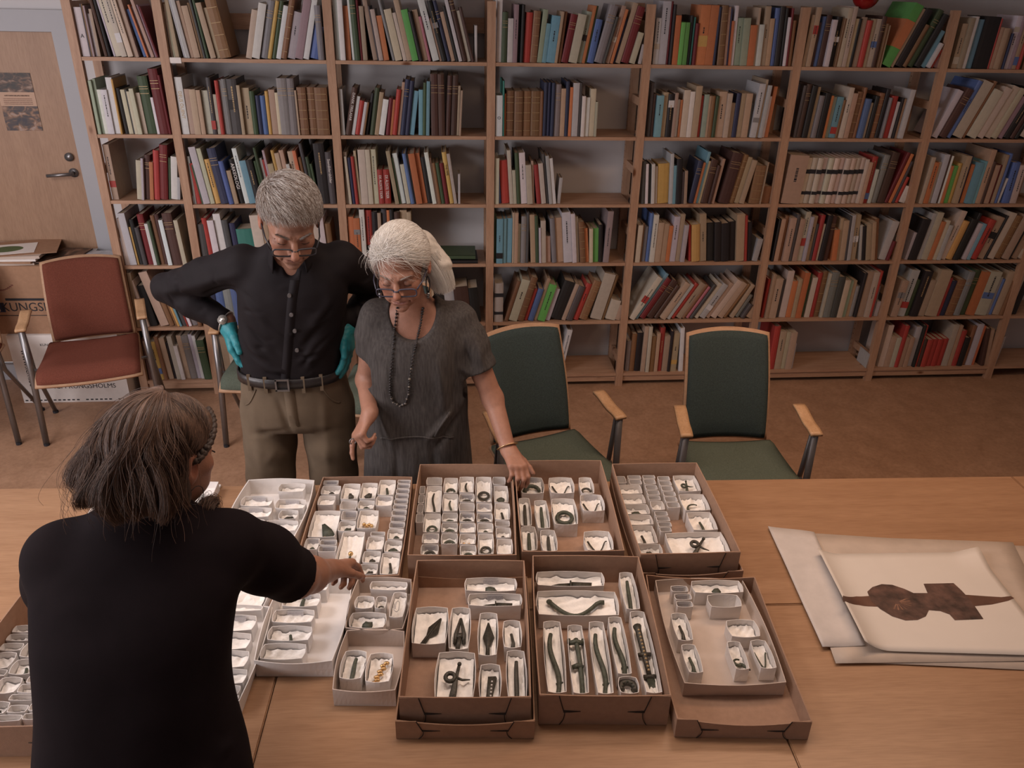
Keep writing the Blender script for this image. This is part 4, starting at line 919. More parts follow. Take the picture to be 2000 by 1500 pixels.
        mb.tube(X([(0, L*.48, .006), (0, L*.42, .007), (0, 0, .007), (0, -L*.2, .006)]), [.012, .009, .0075, .0065], 9)
        A.append((MB().prism([(-.009, -L*.2), (.009, -L*.2), (.019, -L*.5), (-.008, -L*.5)], 0, .008, rot), 'bronze_green', 'foot_plate'))
        A.append((MB().tube(X([(-.017, .07*L, .007), (0, .07*L, .010), (.017, .07*L, .007)]), .006, 8), m, 'cross_bar'))
        A.append((MB().tube(X([(-.016, -.22*L, .007), (.016, -.22*L, .007)]), .006, 8), m, 'foot_collar'))
        for k in range(12): A.append((MB().sphere(X([(0, L*.4-k*L*.05, .0135)])[0], .0038, 7, 5), 'gilt_line', 'silvered_bead'))
        nm = ('bronze_brooch', 'very long beaded bronze brooch')
    elif kind == 'u':
        s = .012
        mb.tube([(-s*.4, -s, .03), (-s*.4, s*.8, .032), (0, s*1.2, .033), (s*.4, s*.8, .032), (s*.4, -s*1.3, .029), (0, -s*1.7, .028), (-s*.7, -s*1.3, .029), (-s*.7, s*.4, .032)], .0008, 6); m = 'steel'; nm = ('paper_clip', 'grey wire paper clip holding tissue')
    else: return None
    return [(mb, m, None)]+A, nm
CONT = {'T1': 'white back tray'}
nbox = 0
for key, (ox, oy, sc_, data) in BX.items():
    tr = T[key]; recs = []
    base = tr.z+tr.t+.0004; H = .047 if key not in ('T12', 'T13') else .045
    if key in ('T3', 'T4', 'T5', 'T6', 'T7'): H = .052
    for item in data.split('|'):
        q = item.split(','); x0, y0, x1, y1 = (float(t) for t in q[:4]); code = q[4]
        a = tr.loc(UNZ(ox+x0/sc_, oy+y0/sc_, base+H)); b = tr.loc(UNZ(ox+x1/sc_, oy+y1/sc_, base+H))
        lx0, lx1 = sorted((a[0], b[0])); ly0, ly1 = sorted((a[1], b[1]))
        Wl, Dl = tr.w/2-tr.t-.001, tr.d/2-tr.t-.001
        lx0, lx1, ly0, ly1 = max(lx0, -Wl), min(lx1, Wl), max(ly0, -Dl), min(ly1, Dl)
        if lx1-lx0 < .012 or ly1-ly0 < .008: print('skip', key, item, lx0, lx1, ly0, ly1); continue
        recs.append([(lx0+lx1)/2, (ly0+ly1)/2, lx1-lx0, ly1-ly0, code])
    # keep neighbours from running into each other
    for _ in range(6):
        for i in range(len(recs)):
            for j in range(i):
                A_, B_ = recs[i], recs[j]
                ovx = (A_[2]+B_[2])/2+.0008-abs(A_[0]-B_[0]); ovy = (A_[3]+B_[3])/2+.0008-abs(A_[1]-B_[1])
                if ovx > 0 and ovy > 0:
                    ax = 0 if ovx < ovy else 1; o_ = min(ovx, ovy)
                    sg = 1 if A_[ax] > B_[ax] else -1
                    for R_, s_ in ((A_, sg), (B_, -sg)):
                        cut = min(o_/2, R_[2+ax]*.25); R_[2+ax] -= cut; R_[ax] += s_*cut/2
    # columns for the labels
    order = sorted(range(len(recs)), key=lambda i: recs[i][0]); cols = []
    for i in order:
        for c_ in cols:
            if abs(np.mean([recs[j][0] for j in c_])-recs[i][0]) < .019: c_.append(i); break
        else: cols.append([i])
    for ci, c_ in enumerate(cols):
        c_.sort(key=lambda i: -recs[i][1])
        for ri, i in enumerate(c_):
            x, y, w, d_, code = recs[i]; nbox += 1; rnd = random.Random(nbox*13)
            where = (f"{'backmost' if ri == 0 else ordn(ri)+' from back'}, {ordn(ci)} column, {tr.phrase}" if len(c_) > 1 else f"alone in {ordn(ci)} column, {tr.phrase}")
            pos = tr.wld(x, y, base); rz = tr.rz+rnd.uniform(-.012, .012)
            small = w*d_ < .0016
            bow = min(.0055, .085*min(w, d_))*(.55 if len(recs) > 22 else 1)
            bx = open_box(w-2*bow-.0006, d_-2*bow-.0006, H, .0011, bow, 0, 4 if small else 5).build('specimen_box', 'white_card', None, False, pos, rz)
            kinds = [c for c in code if c not in 'tle']
            art = artefact(kinds[0], w*.8, d_*.86, rnd) if kinds else None
            has = 'left empty' if code == 'e' else ('with printed label' if code == 'l' else ('with '+art[1][0].replace('_', ' ') if art else 'lined with tissue'))
            tag(bx, f"white box {has}, {where}", 'box', f'white boxes in the {tr.phrase}')
            hz_ = H*.5
            if 't' in code:
                tm = tissue_mesh(w-2*bow-.004, d_-2*bow-.004, H, rnd, 8 if small else 16, .36).build('tissue', 'tissue', bx, True)
            if 'l' in code:
                lw = min(w*.62, .045); lh = min(H*.42, .02)
                MB().box((-lw/2, d_/2-bow-.0022, H-.004-lh), (lw/2, d_/2-bow-.0016, H-.004)).build('paper_label', 'labelpaper', bx)
            if art:
                parts, (nm, desc) = art
                root = None
                lift = base+H*(.55 if 't' in code else .08)
                for mb, mm, pn in parts:
                    if root is None:
                        root = mb.build(nm, mm, None, True)
                        ylean = -.0 if w > .05 else 0
                        root.location = tr.wld(x, y-.06*d_, lift-.05*H); root.rotation_euler = (.16, 0, rz)
                        tag(root, f"{desc}, {where}", 'artefact' if nm != 'paper_clip' else 'paper clip', f'bronze artefacts in the {tr.phrase}')
                        if len(root['label'].split()) > 16: root['label'] = f"{nm.replace('_', ' ')}, {where}"
                    else: mb.build(pn, mm, root, True)
c12 = T['T12']
tb = Tray('white_tray', tr.c, 0, .01, .01, .01, 0, 'white_card', '', '') if False else None
q = UNZ(500, 1190, TZ+.045)
ut = open_box(.16, .10, .045, .002, .005, 0, 6).build('white_tray', 'white_card', None, False, (q[0]-.062, q[1]+.05, B0), -.06)
tag(ut, 'small white tray with crumpled tissue peeking out under the black sleeve', 'tray')
tissue_mesh(.15, .09, .05, random.Random(3), 10, .6).build('tissue', 'tissue', ut)

# ------------------------------------------------------------------ sheets and the artefact print
def sheet(name, px, z, th, m, label, cat, n=12, wav=.002, seed=1):
    P = [UNZ(x, y, z)[:2] for x, y in px]  # BL-front, BR-front, BR-back, BL-back order
    rnd = random.Random(seed); ph = [rnd.uniform(0, 6) for _ in range(4)]
    def fn(u, v):
        a = P[0]*(1-u)+P[1]*u; b = P[3]*(1-u)+P[2]*u; p = a*(1-v)+b*v
        zz = z+wav*(1+math.sin(5*u+ph[0]+2*v))*.5+wav*.6*(1+math.sin(11*v+ph[1]))*.5
        return (p[0], p[1], zz)
    o = MB().grid(fn, n, n, th).build(name, m, None, True); return tag(o, label, cat)
glm = mat('glassine', (.50, .41, .34), .55, .08, 14, .3, 30, spec=.4)
sheet('glassine_sheet', [(1640, 1293), (2080, 1312), (2020, 1068), (1548, 1040)], TZ+.0025, .0008, glm, 'lower tan glassine sheet lying on the table at the right', 'paper', wav=.002, seed=2)
sheet('glassine_sheet', [(1632, 1297), (2090, 1290), (1978, 1060), (1542, 1044)], TZ+.0058, .0008, glm, 'wrinkled glassine sheet lying directly beneath the white print', 'paper', wav=.002, seed=4)
sheet('tissue_sheet', [(1606, 1265), (1690, 1262), (1590, 1040), (1500, 1028)], TZ+.0092, .002, mat('tissue_pale', (.56, .51, .48), .6, .06, 20, .3, 40), 'pale folded tissue strip sticking out left of the artefact print', 'paper', wav=.003, seed=7)
PZ = TZ+.0145
p0, p1, p2, p3 = UNZ(1680, 1270, PZ)[:2], UNZ(2068, 1281, PZ)[:2], UNZ(1908, 1078, PZ)[:2], UNZ(1590, 1082, PZ)[:2]
def prt(u, v, dz=0):
    a = p0*(1-u)+p1*u; b = p3*(1-u)+p2*u; p = a*(1-v)+b*v
    c = max(0., 1-u/.16); z = PZ+.034*c*c*(1-.25*v) + (.022*max(0, (u-.85)/.15)*max(0, (v-.8)/.2))
    return (p[0]+.006*c, p[1], z+dz)
ps = MB().grid(prt, 30, 16, .0006).build('artefact_print', mat('print_paper', (.66, .60, .54), .5, .02, 10), None, True)
tag(ps, 'white print of a brown horned artefact, left edge curling up', 'print')
def puv(x, y):
    """print coordinates under a pixel of the photograph"""
    best = None; 
    P = UNZ(x, y, PZ)[:2]
    u, v = .5, .5
    for _ in range(30):
        q = np.array(prt(u, v)); g = np.array(PJ(q)); e = np.array([x, y])-g
        du = np.array(PJ(prt(u+1e-3, v)))-g; dv = np.array(PJ(prt(u, v+1e-3)))-g
        J = np.array([du, dv]).T/1e-3
        s_ = np.linalg.solve(J, e); u += s_[0]; v += s_[1]; u = min(1.05, max(-.02, u)); v = min(1.05, max(-.05, v))
    return u, v
def poly_on_print(name, pts, m, dz, parent):
    """flat printed patch following the sheet: the outline filled by a fine triangle grid"""
    U = [puv(1480+x/3.846, 1000+y/3.846) for x, y in pts]
    bm = bmesh.new(); vs = [bm.verts.new((u, v, 0)) for u, v in U]; f_ = bm.faces.new(vs)
    if f_.normal.z < 0: f_.normal_flip()
    umin, umax = min(u for u, v in U), max(u for u, v in U)
    k = umin+.012
    while k < umax:
        bmesh.ops.bisect_plane(bm, geom=bm.verts[:]+bm.edges[:]+bm.faces[:], plane_co=(k, 0, 0), plane_no=(1, 0, 0)); k += .012 if k < .2 else .05
    for v in bm.verts: v.co = Vector(prt(v.co.x, v.co.y, dz))
    bm.normal_update()
    me = bpy.data.meshes.new(name); bm.to_mesh(me); bm.free(); me.materials.append(m)
    o = bpy.data.objects.new(name, me); COL.objects.link(o); o.parent = parent; return o
pbrown = mat('printed_brown', (.075, .038, .028), .5, .8, 22, .5, 60)
pdark = mat('printed_horn', (.10, .045, .028), .5, .3, 12)
phi = mat('printed_highlight', (.24, .12, .075), .5, .4, 60)
poly_on_print('printed_left_horn', [(562, 598), (640, 628), (740, 634), (850, 630), (900, 712), (760, 700), (660, 672), (600, 640)], pdark, .0004, ps)
poly_on_print('printed_right_horn', [(1560, 622), (1700, 632), (1830, 640), (1900, 632), (1927, 648), (1880, 668), (1760, 695), (1630, 708)], pdark, .0004, ps)
disc = [(822, 600), (860, 565), (930, 543), (1010, 548), (1100, 578), (1170, 610), (1275, 610), (1245, 540), (1470, 535), (1530, 590), (1600, 665), (1695, 805), (1480, 814), (1440, 770), (1370, 745), (1285, 738), (1262, 785), (1200, 812), (1110, 816), (1010, 785), (920, 730), (850, 668)]
poly_on_print('printed_plate', disc, pbrown, .0007, ps)
for k in range(9):
    a = -.5+k*.32; cx_, cy_ = 1045, 680
    dx, dy = math.cos(a)*105+30*math.sin(a), math.sin(a)*58
    poly_on_print('printed_spoke', [(cx_+dx*.25-4, cy_+dy*.25-2), (cx_+dx*.25+4, cy_+dy*.25+2), (cx_+dx+6, cy_+dy+3), (cx_+dx-6, cy_+dy-3)], phi, .0010, ps)
# ------------------------------------------------------------------ people: smooth-blended distance fields, meshed as one surface
class Sdf:
    def __init__(s, lo, hi, res):
        s.lo = np.array(lo, float); s.res = res
        s.n = np.ceil((np.array(hi)-s.lo)/res).astype(int)+1
        s.d = np.full(s.n, 1., np.float32)
        s.ax = [(s.lo[i]+np.arange(s.n[i])*res).astype(np.float32) for i in range(3)]
    def _reg(s, lo, hi, pad):
        a = np.maximum(np.floor((np.array(lo)-pad-s.lo)/s.res).astype(int), 0); b = np.minimum(np.ceil((np.array(hi)+pad-s.lo)/s.res).astype(int)+1, s.n)
        if np.any(b <= a): return None
        sl = tuple(slice(a[i], b[i]) for i in range(3))
        return sl, s.ax[0][sl[0]][:, None, None], s.ax[1][sl[1]][None, :, None], s.ax[2][sl[2]][None, None, :]
    def _comb(s, sl, e, k, mode):
        d = s.d[sl]
        if mode == 'u':
            if k > 0:
                h = np.clip(.5+.5*(d-e)/k, 0, 1); s.d[sl] = d*(1-h)+e*h-k*h*(1-h)
            else: s.d[sl] = np.minimum(d, e)
        else:
            if k > 0:
                h = np.clip(.5-.5*(d+e)/k, 0, 1); s.d[sl] = d*(1-h)-e*h+k*h*(1-h)
            else: s.d[sl] = np.maximum(d, -e)
    def cap(s, a, b, ra, rb, k=.01, mode='u'):
        a = np.array(a, float); b = np.array(b, float); r = max(ra, rb)
        g = s._reg(np.minimum(a, b)-r, np.maximum(a, b)+r, k+4*s.res)
        if g is None: return
        sl, X, Y, Z = g; ba = b-a; L = float(ba@ba)+1e-12
        t = np.clip(((X-a[0])*ba[0]+(Y-a[1])*ba[1]+(Z-a[2])*ba[2])/L, 0, 1)
        e = np.sqrt((X-a[0]-t*ba[0])**2+(Y-a[1]-t*ba[1])**2+(Z-a[2]-t*ba[2])**2)-(ra+(rb-ra)*t)
        s._comb(sl, e.astype(np.float32), k, mode)
    def chain(s, pts, rs, k=.01, mode='u'):
        for i in range(len(pts)-1): s.cap(pts[i], pts[i+1], rs[i], rs[i+1], k, mode)
    def ell(s, c, rad, k=.01, mode='u', R=None):
        c = np.array(c, float); rad = np.array(rad, float); R = np.eye(3) if R is None else R
        m = rad.max(); g = s._reg(c-m, c+m, k+4*s.res)
        if g is None: return
        sl, X, Y, Z = g; X, Y, Z = X-c[0], Y-c[1], Z-c[2]
        q = 0; q2 = 0
        for i in range(3):
            l = X*R[0, i]+Y*R[1, i]+Z*R[2, i]; q = q+(l/rad[i])**2; q2 = q2+(l/rad[i]**2)**2
        e = np.sqrt(q)*(np.sqrt(q)-1)/(np.sqrt(q2)+1e-6)
        s._comb(sl, e.astype(np.float32), k, mode)
    def loft(s, secs, k=.02, mode='u', p=2.3):
        """elliptic sections (z, cx, cy, rx, ry) along z"""
        A = np.array(secs, float); zz = np.linspace(A[0, 0], A[-1, 0], 60); B = [zz]
        for j in range(1, 5):
            m = np.gradient(A[:, j], A[:, 0]); out = []
            for z in zz:
                i = min(len(A)-2, max(0, np.searchsorted(A[:, 0], z)-1)); h = A[i+1, 0]-A[i, 0]; t = (z-A[i, 0])/h
                out.append((2*t**3-3*t**2+1)*A[i, j]+(t**3-2*t**2+t)*h*m[i]+(-2*t**3+3*t**2)*A[i+1, j]+(t**3-t**2)*h*m[i+1])
            B.append(np.array(out))
        lo = (min(B[1]-B[3]), min(B[2]-B[4]), A[0, 0]); hi = (max(B[1]+B[3]), max(B[2]+B[4]), A[-1, 0])
        g = s._reg(lo, hi, k+4*s.res); sl, X, Y, Z = g
        f = [np.interp(Z.ravel(), zz, b)[None, None, :] for b in B[1:]]
        q = (np.abs((X-f[0])/f[2])**p+np.abs((Y-f[1])/f[3])**p)**(1/p)
        e = (q-1)*np.minimum(f[2], f[3])
        e = np.maximum(e, np.maximum(Z-A[-1, 0], A[0, 0]-Z))
        s._comb(sl, e.astype(np.float32), k, mode)
    def cut(s, p, n, k=0):
        """remove everything on the +n side of a plane"""
        p = np.array(p, float); n = np.array(n, float); n /= np.linalg.norm(n)
        e = ((s.ax[0][:, None, None]-p[0])*n[0]+(s.ax[1][None, :, None]-p[1])*n[1]+(s.ax[2][None, None, :]-p[2])*n[2]).astype(np.float32)
        s.d = np.maximum(s.d, e)
    def mesh(s):
        d = s.d; ins = d < 0; n = np.array(d.shape)
        cnt = np.zeros(n-1, np.int8)
        for i in (0, 1):
            for j in (0, 1):
                for k in (0, 1): cnt += ins[i:n[0]-1+i, j:n[1]-1+j, k:n[2]-1+k]
        cells = np.argwhere((cnt > 0) & (cnt < 8))
        idx = -np.ones(n-1, np.int32); idx[tuple(cells.T)] = np.arange(len(cells))
        C = np.array([(i, j, k) for i in (0, 1) for j in (0, 1) for k in (0, 1)])
        val = np.stack([d[cells[:, 0]+c[0], cells[:, 1]+c[1], cells[:, 2]+c[2]] for c in C], 1)
        acc = np.zeros((len(cells), 3)); num = np.zeros(len(cells))
        for a in range(8):
            for b in range(a+1, 8):
                if np.abs(C[a]-C[b]).sum() != 1: continue
                m = (val[:, a] < 0) != (val[:, b] < 0)
                t = val[:, a]/(val[:, a]-val[:, b]+1e-12); t = np.where(m, t, 0)
                acc += np.where(m[:, None], C[a]+(C[b]-C[a])*t[:, None], 0); num += m
        V = s.lo+(cells+acc/num[:, None])*s.res
        F = []
        for ax in range(3):
            sh = [slice(None)]*3; sh2 = [slice(None)]*3; sh[ax] = slice(0, -1); sh2[ax] = slice(1, None)
            A = ins[tuple(sh)]; B = ins[tuple(sh2)]
            e = np.argwhere(A != B); u, v = [(1, 2), (2, 0), (0, 1)][ax]
            e = e[(e[:, u] > 0) & (e[:, v] > 0) & (e[:, u] < n[u]-1) & (e[:, v] < n[v]-1)]
            fl = A[tuple(e.T)]
            q = []
            for du, dv in ((-1, -1), (0, -1), (0, 0), (-1, 0)):
                p = e.copy(); p[:, u] += du; p[:, v] += dv; q.append(idx[tuple(p.T)])
            q = np.stack(q, 1); q[~fl] = q[~fl][:, ::-1]; F.append(q)
        return V, np.concatenate(F)
def relax(V, F, it=1, lam=.5):
    for _ in range(it):
        acc = np.zeros_like(V); num = np.zeros(len(V))
        for a, b in ((0, 1), (1, 2), (2, 3), (3, 0)):
            np.add.at(acc, F[:, a], V[F[:, b]]); np.add.at(acc, F[:, b], V[F[:, a]]); np.add.at(num, F[:, a], 1); np.add.at(num, F[:, b], 1)
        V = V*(1-lam)+lam*acc/np.maximum(num, 1)[:, None]
    return V
def vnormals(V, F):
    n = np.cross(V[F[:, 2]]-V[F[:, 0]], V[F[:, 3]]-V[F[:, 1]]); N = np.zeros_like(V)
    for k in range(4): np.add.at(N, F[:, k], n)
    return N/(np.linalg.norm(N, axis=1)[:, None]+1e-12)
def np_mesh(name, V, F, m, parent=None, cols=None, smooth=True):
    me = bpy.data.meshes.new(name); me.vertices.add(len(V)); me.vertices.foreach_set('co', V.astype(np.float32).ravel())
    me.loops.add(F.size); me.loops.foreach_set('vertex_index', F.astype(np.int32).ravel()); me.polygons.add(len(F))
    me.polygons.foreach_set('loop_start', np.arange(0, F.size, 4, dtype=np.int32)); me.polygons.foreach_set('loop_total', np.full(len(F), 4, np.int32))
    me.update(); me.validate()
    if smooth: me.polygons.foreach_set('use_smooth', [True]*len(me.polygons))
    if cols is not None:
        a = me.color_attributes.new('Col', 'FLOAT_COLOR', 'POINT'); a.data.foreach_set('color', np.c_[cols, np.ones(len(cols))].astype(np.float32).ravel())
    me.materials.append(M[m] if isinstance(m, str) else m)
    o = bpy.data.objects.new(name, me); COL.objects.link(o)
    if parent is not None: o.parent = parent
    return o
def waves(V, seed, freq, n=6, aniso=(1, 1, 1)):
    r = np.random.RandomState(seed); out = 0
    for i in range(n):
        k = r.normal(size=3)*freq*np.array(aniso); out = out+np.sin(V@k+r.uniform(0, 6.3)+1.3*np.sin(V@(r.normal(size=3)*freq*.4)))
    return out/n
def folds(V, N, a, b, amp, freq, rad, phase=0):
    """creases running across the line a-b, fading with distance from it"""
    a, b = np.array(a), np.array(b); ba = b-a; L = np.linalg.norm(ba); t = ((V-a)@ba)/L**2
    dd = np.linalg.norm(V-a-np.clip(t, 0, 1)[:, None]*ba, axis=1)
    w_ = np.exp(-(dd/rad)**2)*(np.clip(t, -.2, 1.2) == t)
    tw = (V@np.array([3., 7., 2.]))*.9
    return V+N*(amp*w_*np.sin(freq*t*L+phase+1.6*np.sin(tw*4)))[:, None]
def crease(V, N, a, b, depth, wid):
    """one soft ridge (depth>0) or groove along a-b"""
    a, b = np.array(a), np.array(b); ba = b-a; t = np.clip(((V-a)@ba)/(ba@ba), 0, 1)
    dd = np.linalg.norm(V-a-t[:, None]*ba, axis=1)
    return V+N*(depth*np.exp(-(dd/wid)**2)*np.sin(math.pi*np.clip(t*.96+.02, 0, 1))**.5)[:, None]
def frame(yaw, pitch, roll):
    """head axes as columns: x (person's left... image right when facing the camera), y forward, z up. yaw turns about z from -y"""
    f0 = np.array([math.sin(yaw), -math.cos(yaw), 0]); z0 = np.array([0, 0, 1.])
    f = math.cos(pitch)*f0-math.sin(pitch)*z0; u = math.sin(pitch)*f0+math.cos(pitch)*z0
    x = np.cross(f, u)
    x2 = math.cos(roll)*x+math.sin(roll)*u; u2 = -math.sin(roll)*x+math.cos(roll)*u
    return np.stack([x2, f, u2], 1)
def strip(mb, fn, pts, w, th):
    """thin band lying on a front surface fn(x, z)"""
    v = []; f = []
    for x, z in pts:
        for s_ in (-1, 1):
            h = fn(x+s_*w, z) or Vector((x, -2.08, z)); v += [(x+s_*w, h.y-th, z), (x+s_*w, h.y+.004, z)]
    for i in range(len(pts)-1):
        a, b = 4*i, 4*i+4; f += [(a, a+2, b+2, b), (a+1, a, b, b+1), (a+2, a+3, b+3, b+2)]
    return mb.add(v, f)
class Head:
    def __init__(s, c, R, k=1.): s.c = np.array(c, float); s.R = R; s.k = k
    def P(s, x, y, z): return s.c+s.R@(np.array([x, y, z])*s.k)
    def loc(s, V): return (V-s.c)@s.R/s.k
    def carve(s, S, nose=1., jaw=1., lean=1., age=0):
        k = s.k; E = lambda c, r, kk=.012, m='u': S.ell(s.P(*c), np.array(r)*k, kk*k, m, s.R)
        Cp = lambda a, b, ra, rb, kk=.008, m='u': S.cap(s.P(*a), s.P(*b), ra*k, rb*k, kk*k, m)
        E((0, -.016, .034), (.075, .097, .085)); E((0, .028, -.03), (.063*lean, .064, .082), .02)
        E((0, .034, -.078), (.050*jaw, .056, .042), .02); E((0, .080, -.102), (.020, .016, .016), .014)
        for q in (-1, 1):
            E((q*.042, .056, -.026), (.022, .024, .02), .016); E((q*.036, .058, -.062), (.016, .02, .02), .02)
            Cp((q*.010, .087, .020), (q*.044, .070, .019), .010, .008, .012)
        for q in (-1, 1): E((q*.031, .094, -.001), (.017, .014, .0125), .010, 's')
        for q in (-1, 1):
            E((q*.031, .0755, -.003), (.0150, .0125, .0118), .003)
            E((q*.031, .076, -.0185), (.016, .010, .007), .008)
        Cp((0, .088, .012), (0, .110*nose+.002, -.034), .0082, .0122, .008)
        for q in (-1, 1): E((q*.0115, .099, -.038), (.0085, .010, .0075), .006)
        Cp((-.021, .084, -.0675), (0, .0935, -.064), .0048, .0058, .006); Cp((.021, .084, -.0675), (0, .0935, -.064), .0048, .0058, .006)
        Cp((-.016, .085, -.079), (.016, .085, -.079), .0068, .0068, .008)
        Cp((-.023, .090, -.0725), (.023, .090, -.0725), .0022, .0022, .004, 's')
        Cp((-.014, .091, -.0895), (.014, .091, -.0895), .004, .004, .008, 's')
        if age:
            for z_ in (.040, .050, .060): Cp((-.034, .083-.25*(z_-.04), z_), (.034, .083-.25*(z_-.04), z_), .0012, .0012, .005, 's')
            for q in (-1, 1):
                Cp((q*.006, .096, .020), (q*.008, .094, .032), .0015, .0015, .004, 's'); Cp((q*.050, .066, .0), (q*.062, .048, .004), .0013, .0013, .004, 's'); Cp((q*.050, .066, -.008), (q*.061, .050, -.012), .0013, .0013, .004, 's'); Cp((q*.030, .078, -.072), (q*.030, .074, -.092), .002, .002, .006, 's')
        for q in (-1, 1):
            Cp((q*.017, .1, -.044), (q*.031, .086, -.074), .0028, .0028, .007, 's')
            S.ell(s.P(q*.0835, -.018, -.008), np.array((.0085, .021, .035))*k, .006*k, 'u', s.R)
            S.ell(s.P(q*.0905, -.012, -.004), np.array((.006, .011, .020))*k, .004*k, 's', s.R)
    def paint(s, V, base, lip, age=.0):
        L = s.loc(V); c = np.tile(np.array(base), (len(V), 1)); 
        def mix(w_, col): 
            nonlocal c
            w_ = np.clip(w_, 0, 1)[:, None]; c = c*(1-w_)+np.array(col)*w_
        g = lambda p, r: np.exp(-(((L-np.array(p))/np.array(r))**2).sum(1))
        red = np.array(base)*np.array([1.02, .74, .70])
        for q in (-1, 1): mix(.6*g((q*.045, .07, -.035), (.022, .03, .02)), red); mix(.85*g((q*.082, -.012, -.01), (.012, .03, .035)), red)
        mix(.7*g((0, .115, -.034), (.016, .016, .014)), red); mix(.9*g((0, .092, -.072), (.022, .014, .010)), lip)
        for q in (-1, 1): mix(.55*g((q*.031, .088, -.012), (.017, .016, .009)), np.array(base)*np.array([.72, .58, .55]))
        return c
def hand(S, wrist, d, nrm, side, k=1., curl=(.35, .4, .5, .55), joint=None, thumb=(.55, .75, .35), kk=.005, spread=.10, grow=0.):
    """wrist position, d towards the knuckles, nrm out of the palm, side = +1/-1 picks where the thumb leaves"""
    d = np.array(d, float); d /= np.linalg.norm(d); nrm = np.array(nrm, float); nrm -= d*(nrm@d); nrm /= np.linalg.norm(nrm)
    s = np.cross(d, nrm)*side; w_ = np.array(wrist, float); P = lambda a, b, c: w_+k*(a*d+b*s+c*nrm)
    base = [(.086, .027), (.090, .009), (.086, -.009), (.078, -.026)]; ln = [(.040, .025, .021), (.044, .028, .022), (.041, .026, .022), (.032, .020, .019)]
    g = grow
    for (a, b) in base: S.cap(P(.006, b*.62, 0), P(a, b, 0), k*.0135+g, k*.0118+g, .016*k)
    S.cap(P(.03, .016, .006), P(.06, .0, .006), k*.014+g, k*.012+g, .016*k); S.cap(P(-.01, 0, 0), P(.02, 0, 0), k*.0245+g, k*.022+g, .015*k)
    tips = []
    for i, (a, b) in enumerate(base):
        c = curl[i] if not isinstance(curl[i], tuple) else None
        p = P(a, b, 0); ang = 0; sp = spread*(1.5-i)*.5
        r = [.0098, .0088, .0080, .0068] if i < 3 else [.0086, .0077, .0070, .0060]
        for j in range(3):
            ang += (curl[i] if c is not None else curl[i][j]) if (c is None or j < 3) else 0
            dirn = (math.cos(ang)*(d*math.cos(sp)+s*math.sin(sp))-0+math.sin(ang)*nrm)
            q = p+dirn*ln[i][j]*k; S.cap(p, q, r[j]*k+g, r[j+1]*k+g, .004*k if j else .007*k); p = q
        tips.append(p)
    t0 = P(.022, .026, .004); dt = thumb[0]*d+thumb[1]*s+thumb[2]*nrm; dt /= np.linalg.norm(dt)
    t1 = t0+dt*.036*k; d2 = dt+.35*d; d2 /= np.linalg.norm(d2); t2 = t1+d2*.032*k; d3 = d2+.35*d-.15*s; d3 /= np.linalg.norm(d3); t3 = t2+d3*.025*k
    S.cap(P(.008, .012, .002), t1, .015*k+g, .0118*k+g, .010*k); S.cap(t1, t2, .0112*k+g, .0098*k+g, .004*k); S.cap(t2, t3, .0098*k+g, .0078*k+g, .004*k)
    return tips, t3
SKIN = attr_mat('skin', .48, .4, .32, 300, .16, 55, .06)
def cloth_mat(name, c, rough=.9, weave=600, bmp=.25, var=.1, vs=25, vstretch=(1, 1, 1), sheen=.0, spec=.15):
    m, nt, b = _new(name); v = coords(nt, 'Object', vstretch); f = noise(nt, vs, 4, v)
    lo = tuple(x*(1-var) for x in c); hi = tuple(x*(1+var) for x in c)
    nt.links.new(ramp(nt, f, [(.3, lo), (.7, hi)]), b.inputs['Base Color'])
    b.inputs['Roughness'].default_value = rough; b.inputs['Specular IOR Level'].default_value = spec
    b.inputs['Sheen Weight'].default_value = sheen
    bump(nt, b, noise(nt, weave, 2, coords(nt, 'Object')), bmp, .0008); return m
def strands(name, paths, radius, m, parent, taper=.5):
    """hair curves: list of (n,3) arrays of the same length"""
    hc = bpy.data.hair_curves.new(name); n = len(paths[0]); hc.add_curves([n]*len(paths))
    P = np.concatenate(paths).astype(np.float32)
    hc.attributes['position'].data.foreach_set('vector', P.ravel())
    ra = hc.attributes.get('radius') or hc.attributes.new('radius', 'FLOAT', 'POINT')
    ra.data.foreach_set('value', np.tile(np.linspace(radius, radius*taper, n), len(paths)).astype(np.float32))
    hc.materials.append(m); o = bpy.data.objects.new(name, hc); COL.objects.link(o); o.parent = parent; o['kind'] = 'stuff'; return o
def hair_mat(name, stops, rough=.45):
    m, nt, b = _new(name); h = nt.nodes.new('ShaderNodeHairInfo')
    nt.links.new(ramp(nt, h.outputs['Random'], stops), b.inputs['Base Color']); b.inputs['Roughness'].default_value = rough
    b.inputs['Specular IOR Level'].default_value = .5; return m
def bvh_of(o): 
    me = o.data; return BVHTree.FromPolygons([v.co[:] for v in me.vertices], [p.vertices[:] for p in me.polygons])
def glasses(H, parent, m, name='glasses', y=.104, z=-.012, w=.029, hgt=.016, r=.0018, drop=0.):
    fr = MB()
    def rim(q):
        pts = []
        for t in range(24):
            a = 2*math.pi*t/24; cx = abs(math.cos(a))**.45*math.copysign(1, math.cos(a)); cz = abs(math.sin(a))**.55*math.copysign(1, math.sin(a))
            x = q*.0345+cx*w*.98; pts.append(H.P(x, y-.10*abs(x)**1.3*1.6, z+cz*hgt-.0))
        return pts
    for q in (-1, 1):
        fr.tube(rim(q), r, 6, closed=True)
        fr.tube([H.P(q*.0645, y-.0105, z+.008), H.P(q*.078, .06, z+.012), H.P(q*.0835, -.005, z+.014+drop), H.P(q*.080, -.03, z-.012)], r*.95, 6)
    fr.tube([H.P(-.0085, y, z+.006), H.P(0, y+.003, z+.008), H.P(.0085, y, z+.006)], r, 6)
    o = fr.build(name, m, parent, True); return o, rim
